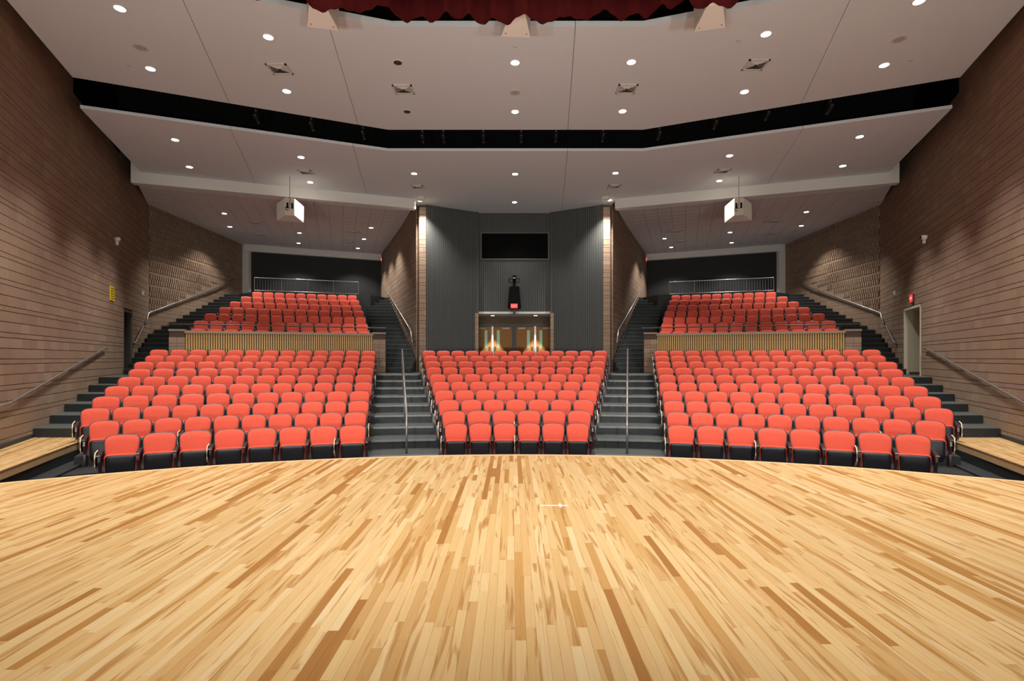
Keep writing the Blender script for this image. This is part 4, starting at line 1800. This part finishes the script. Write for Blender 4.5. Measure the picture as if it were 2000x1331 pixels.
# ------------------------------------------------------------------ speaker and exit sign over the entrance doors
p = PT(1004.5, 583, 22.7)
sp = root('wall_loudspeaker', 'black loudspeaker hung on a bracket over the entrance doors', 'speaker', loc=p)
mb = MB()
h = 0.50
prof = [(-0.265, -h), (0.265, -h), (0.29, -h + 0.06), (0.22, h), (-0.22, h), (-0.29, -h + 0.06)]
n = len(prof)
mb.add([(x, -0.18, z) for x, z in prof] + [(x * 0.7, 0.22, z * 0.95) for x, z in prof],
       [tuple(range(n)), tuple(range(n, 2 * n))[::-1]] + [(i, n + i, n + (i + 1) % n, (i + 1) % n) for i in range(n)])
me = mb.mesh('cabinet', SPKB)
fix_normals(me)
link('cabinet', me, sp)
mb = MB()
mb.tube([(0, 0, h - 0.02), (0, 0, 0.86)], 0.03, 8)
obj('hanger', mb, SPKB, sp)
mb = MB()
mb.tube([(-0.23, 0, 0.70), (0.23, 0, 0.70), (0.23, 0, 0.86), (-0.23, 0, 0.86), (-0.23, 0, 0.70)], 0.018, 6)
obj('cross_bracket', mb, SPKB, sp)
mb = MB()
mb.box(-0.08, 0.08, -0.1, 0.55, 0.86, 1.0)
obj('camera_box', mb, SPKB, sp)
mb = MB()
mb.box(-0.06, 0.05, -0.115, -0.1, 0.87, 0.90)
obj('white_badge', mb, mat('white_badge', (0.8, 0.8, 0.8), 0.5), sp)
mb = MB()
mb.box(-0.05, 0.05, -0.02, 0.08, -h - 0.22, -h)
obj('foot_bracket', mb, STAND, sp)


def exit_sign(p, rz, w, h, label, letters=True):
    r = root('exit_sign', label, 'exit sign', loc=p, rz=rz, group='red exit signs')
    mb = MB()
    mb.box(-w / 2, w / 2, 0.0, 0.05, -h / 2, h / 2)
    obj('housing', mb, STAND, r)
    mb = MB()
    mb.box(-w / 2 + 0.008, w / 2 - 0.008, -0.006, 0.0, -h / 2 + 0.008, h / 2 - 0.008)
    obj('lit_face', mb, EXITR, r)
    c = bpy.data.curves.new('lettering', 'FONT')
    c.body = 'EXIT'
    c.size = min(h * 0.95, w * 0.40)
    c.align_x = 'CENTER'
    c.align_y = 'CENTER'
    c.extrude = 0.001
    c.materials.append(EXITL)
    tmp = bpy.data.objects.new('lettering_source', c)
    COL.objects.link(tmp)
    bpy.context.view_layer.update()
    me = bpy.data.meshes.new_from_object(tmp.evaluated_get(bpy.context.evaluated_depsgraph_get()))
    bpy.data.objects.remove(tmp)
    me.name = 'lettering'
    if not me.materials:
        me.materials.append(EXITL)
    o = link('lettering', me, r, (0, -0.009, 0))
    o.rotation_euler = (math.pi / 2, 0, 0)
    return r


exit_sign(PT(1004.3, 598, 22.45), 0, 0.31, 0.21, 'lit red exit sign below the black loudspeaker over the doors')
wang = math.atan2(1, 0.46)
pr_ = Vector((wall_x(17.75), 17.75, 2.4 + 0.117 * 17.75)) + Vector((-cs, 0.46 * cs, 0)) * 0.09
exit_sign(pr_, MR.to_euler().z, 0.34, 0.28, 'lit red exit sign on the brick wall above the cream doorway')
for s in (-1, 1):
    x = 4.28 + (8.5 - 4.28) * (31.6 - 22.05) / (32.9 - 22.05)
    exit_sign(Vector((s * (x + 0.18), 31.6, 2.4 + 0.193 * 31.6)), s * math.radians(68), 0.34, 0.26, 'small red exit sign at the rear corner above the %s upper stairs' % SIDE[s])

# ------------------------------------------------------------------ small wall things
def on_left_wall(px, py):
    u = (px - 1000) / F
    D = (CX + 5.67) / (-u - 0.46)
    return D, 2.4 + (700 - py) / F * D


D, z = on_left_wall(216, 574)
s0 = (D - WD0) / cs
ys = root('wall_notice', 'yellow rectangular notice with dark print on the left brick wall', 'sign', loc=ML @ Vector((s0, -0.045, z)), rz=ML.to_euler().z)
mb = MB()
mb.box(-0.25, 0.25, -0.008, 0.012, -0.24, 0.24)
obj('sign_plate', mb, YEL, ys)
random.seed(5)
for k in range(5):
    m1 = MB()
    zz = 0.17 - k * 0.085
    x = -0.19
    while x < 0.17:
        wl = random.uniform(0.03, 0.09)
        m1.box(x, min(x + wl, 0.2), -0.011, -0.007, zz - 0.02, zz + 0.02)
        x += wl + 0.03
    obj('print_line', m1, YELT, ys)
for s, (px, py) in ((-1, (222, 467)), (1, (1799, 463))):
    q = px if s < 0 else 2000 - px
    D, z = on_left_wall(q, py)
    p = Vector((s * wall_x(D), D, z)) + Vector((-s * cs, 0.46 * cs, 0)) * 0.10
    r = root('security_camera', 'small pale security camera high on the %s brick wall' % SIDE[s], 'camera', loc=p, group='security cameras')
    mb = MB()
    M = Matrix.Rotation(math.radians(90), 4, 'Y') @ Matrix.Rotation(math.radians(20), 4, 'X')
    mb.lathe([(0.06, -0.08), (0.07, -0.05), (0.07, 0.06), (0.055, 0.09)], 12, M)
    obj('camera_body', mb, TRIMW, r)
    mb = MB()
    mb.lathe([(0.045, -0.085), (0.045, -0.10), (0.02, -0.105)], 10, M)
    obj('camera_lens', mb, BLACK, r)
    mb = MB()
    mb.box(-0.03, 0.03, -0.03, 0.03, -0.2, -0.05)
    obj('mount', mb, TRIMW, r)
for s, (px, py) in ((-1, (276, 573)), (1, (1739, 573))):
    q = px if s < 0 else 2000 - px
    D, z = on_left_wall(q, py)
    p = Vector((s * wall_x(D), D, z)) + Vector((-s * cs, 0.46 * cs, 0)) * 0.06
    r = root('strobe_alarm', 'small white strobe alarm on the %s brick wall near its corner' % SIDE[s], 'alarm', loc=p, rz=(ML if s < 0 else MR).to_euler().z, group='strobe alarms')
    mb = MB()
    mb.box(-0.06, 0.06, -0.01, 0.03, -0.09, 0.09)
    obj('backplate', mb, TRIMW, r)
    mb = MB()
    mb.box(-0.03, 0.03, -0.04, -0.01, -0.04, 0.05)
    obj('lens', mb, mat('clear_lens', (0.7, 0.7, 0.68), 0.2), r)

# tape mark on the stage
tp = root('tape_mark', 'white cross of tape on the stage boards right of centre', 'tape', loc=ONZ(1082, 988, STAGE_Z))
mb = MB()
mb.box(-0.14, 0.14, -0.012, 0.012, 0.0008, 0.0022)
obj('tape_strip', mb, TAPE, tp)
mb = MB()
mb.box(0.05, 0.075, -0.06, 0.06, 0.0008, 0.0028)
obj('tape_strip', mb, TAPE, tp)
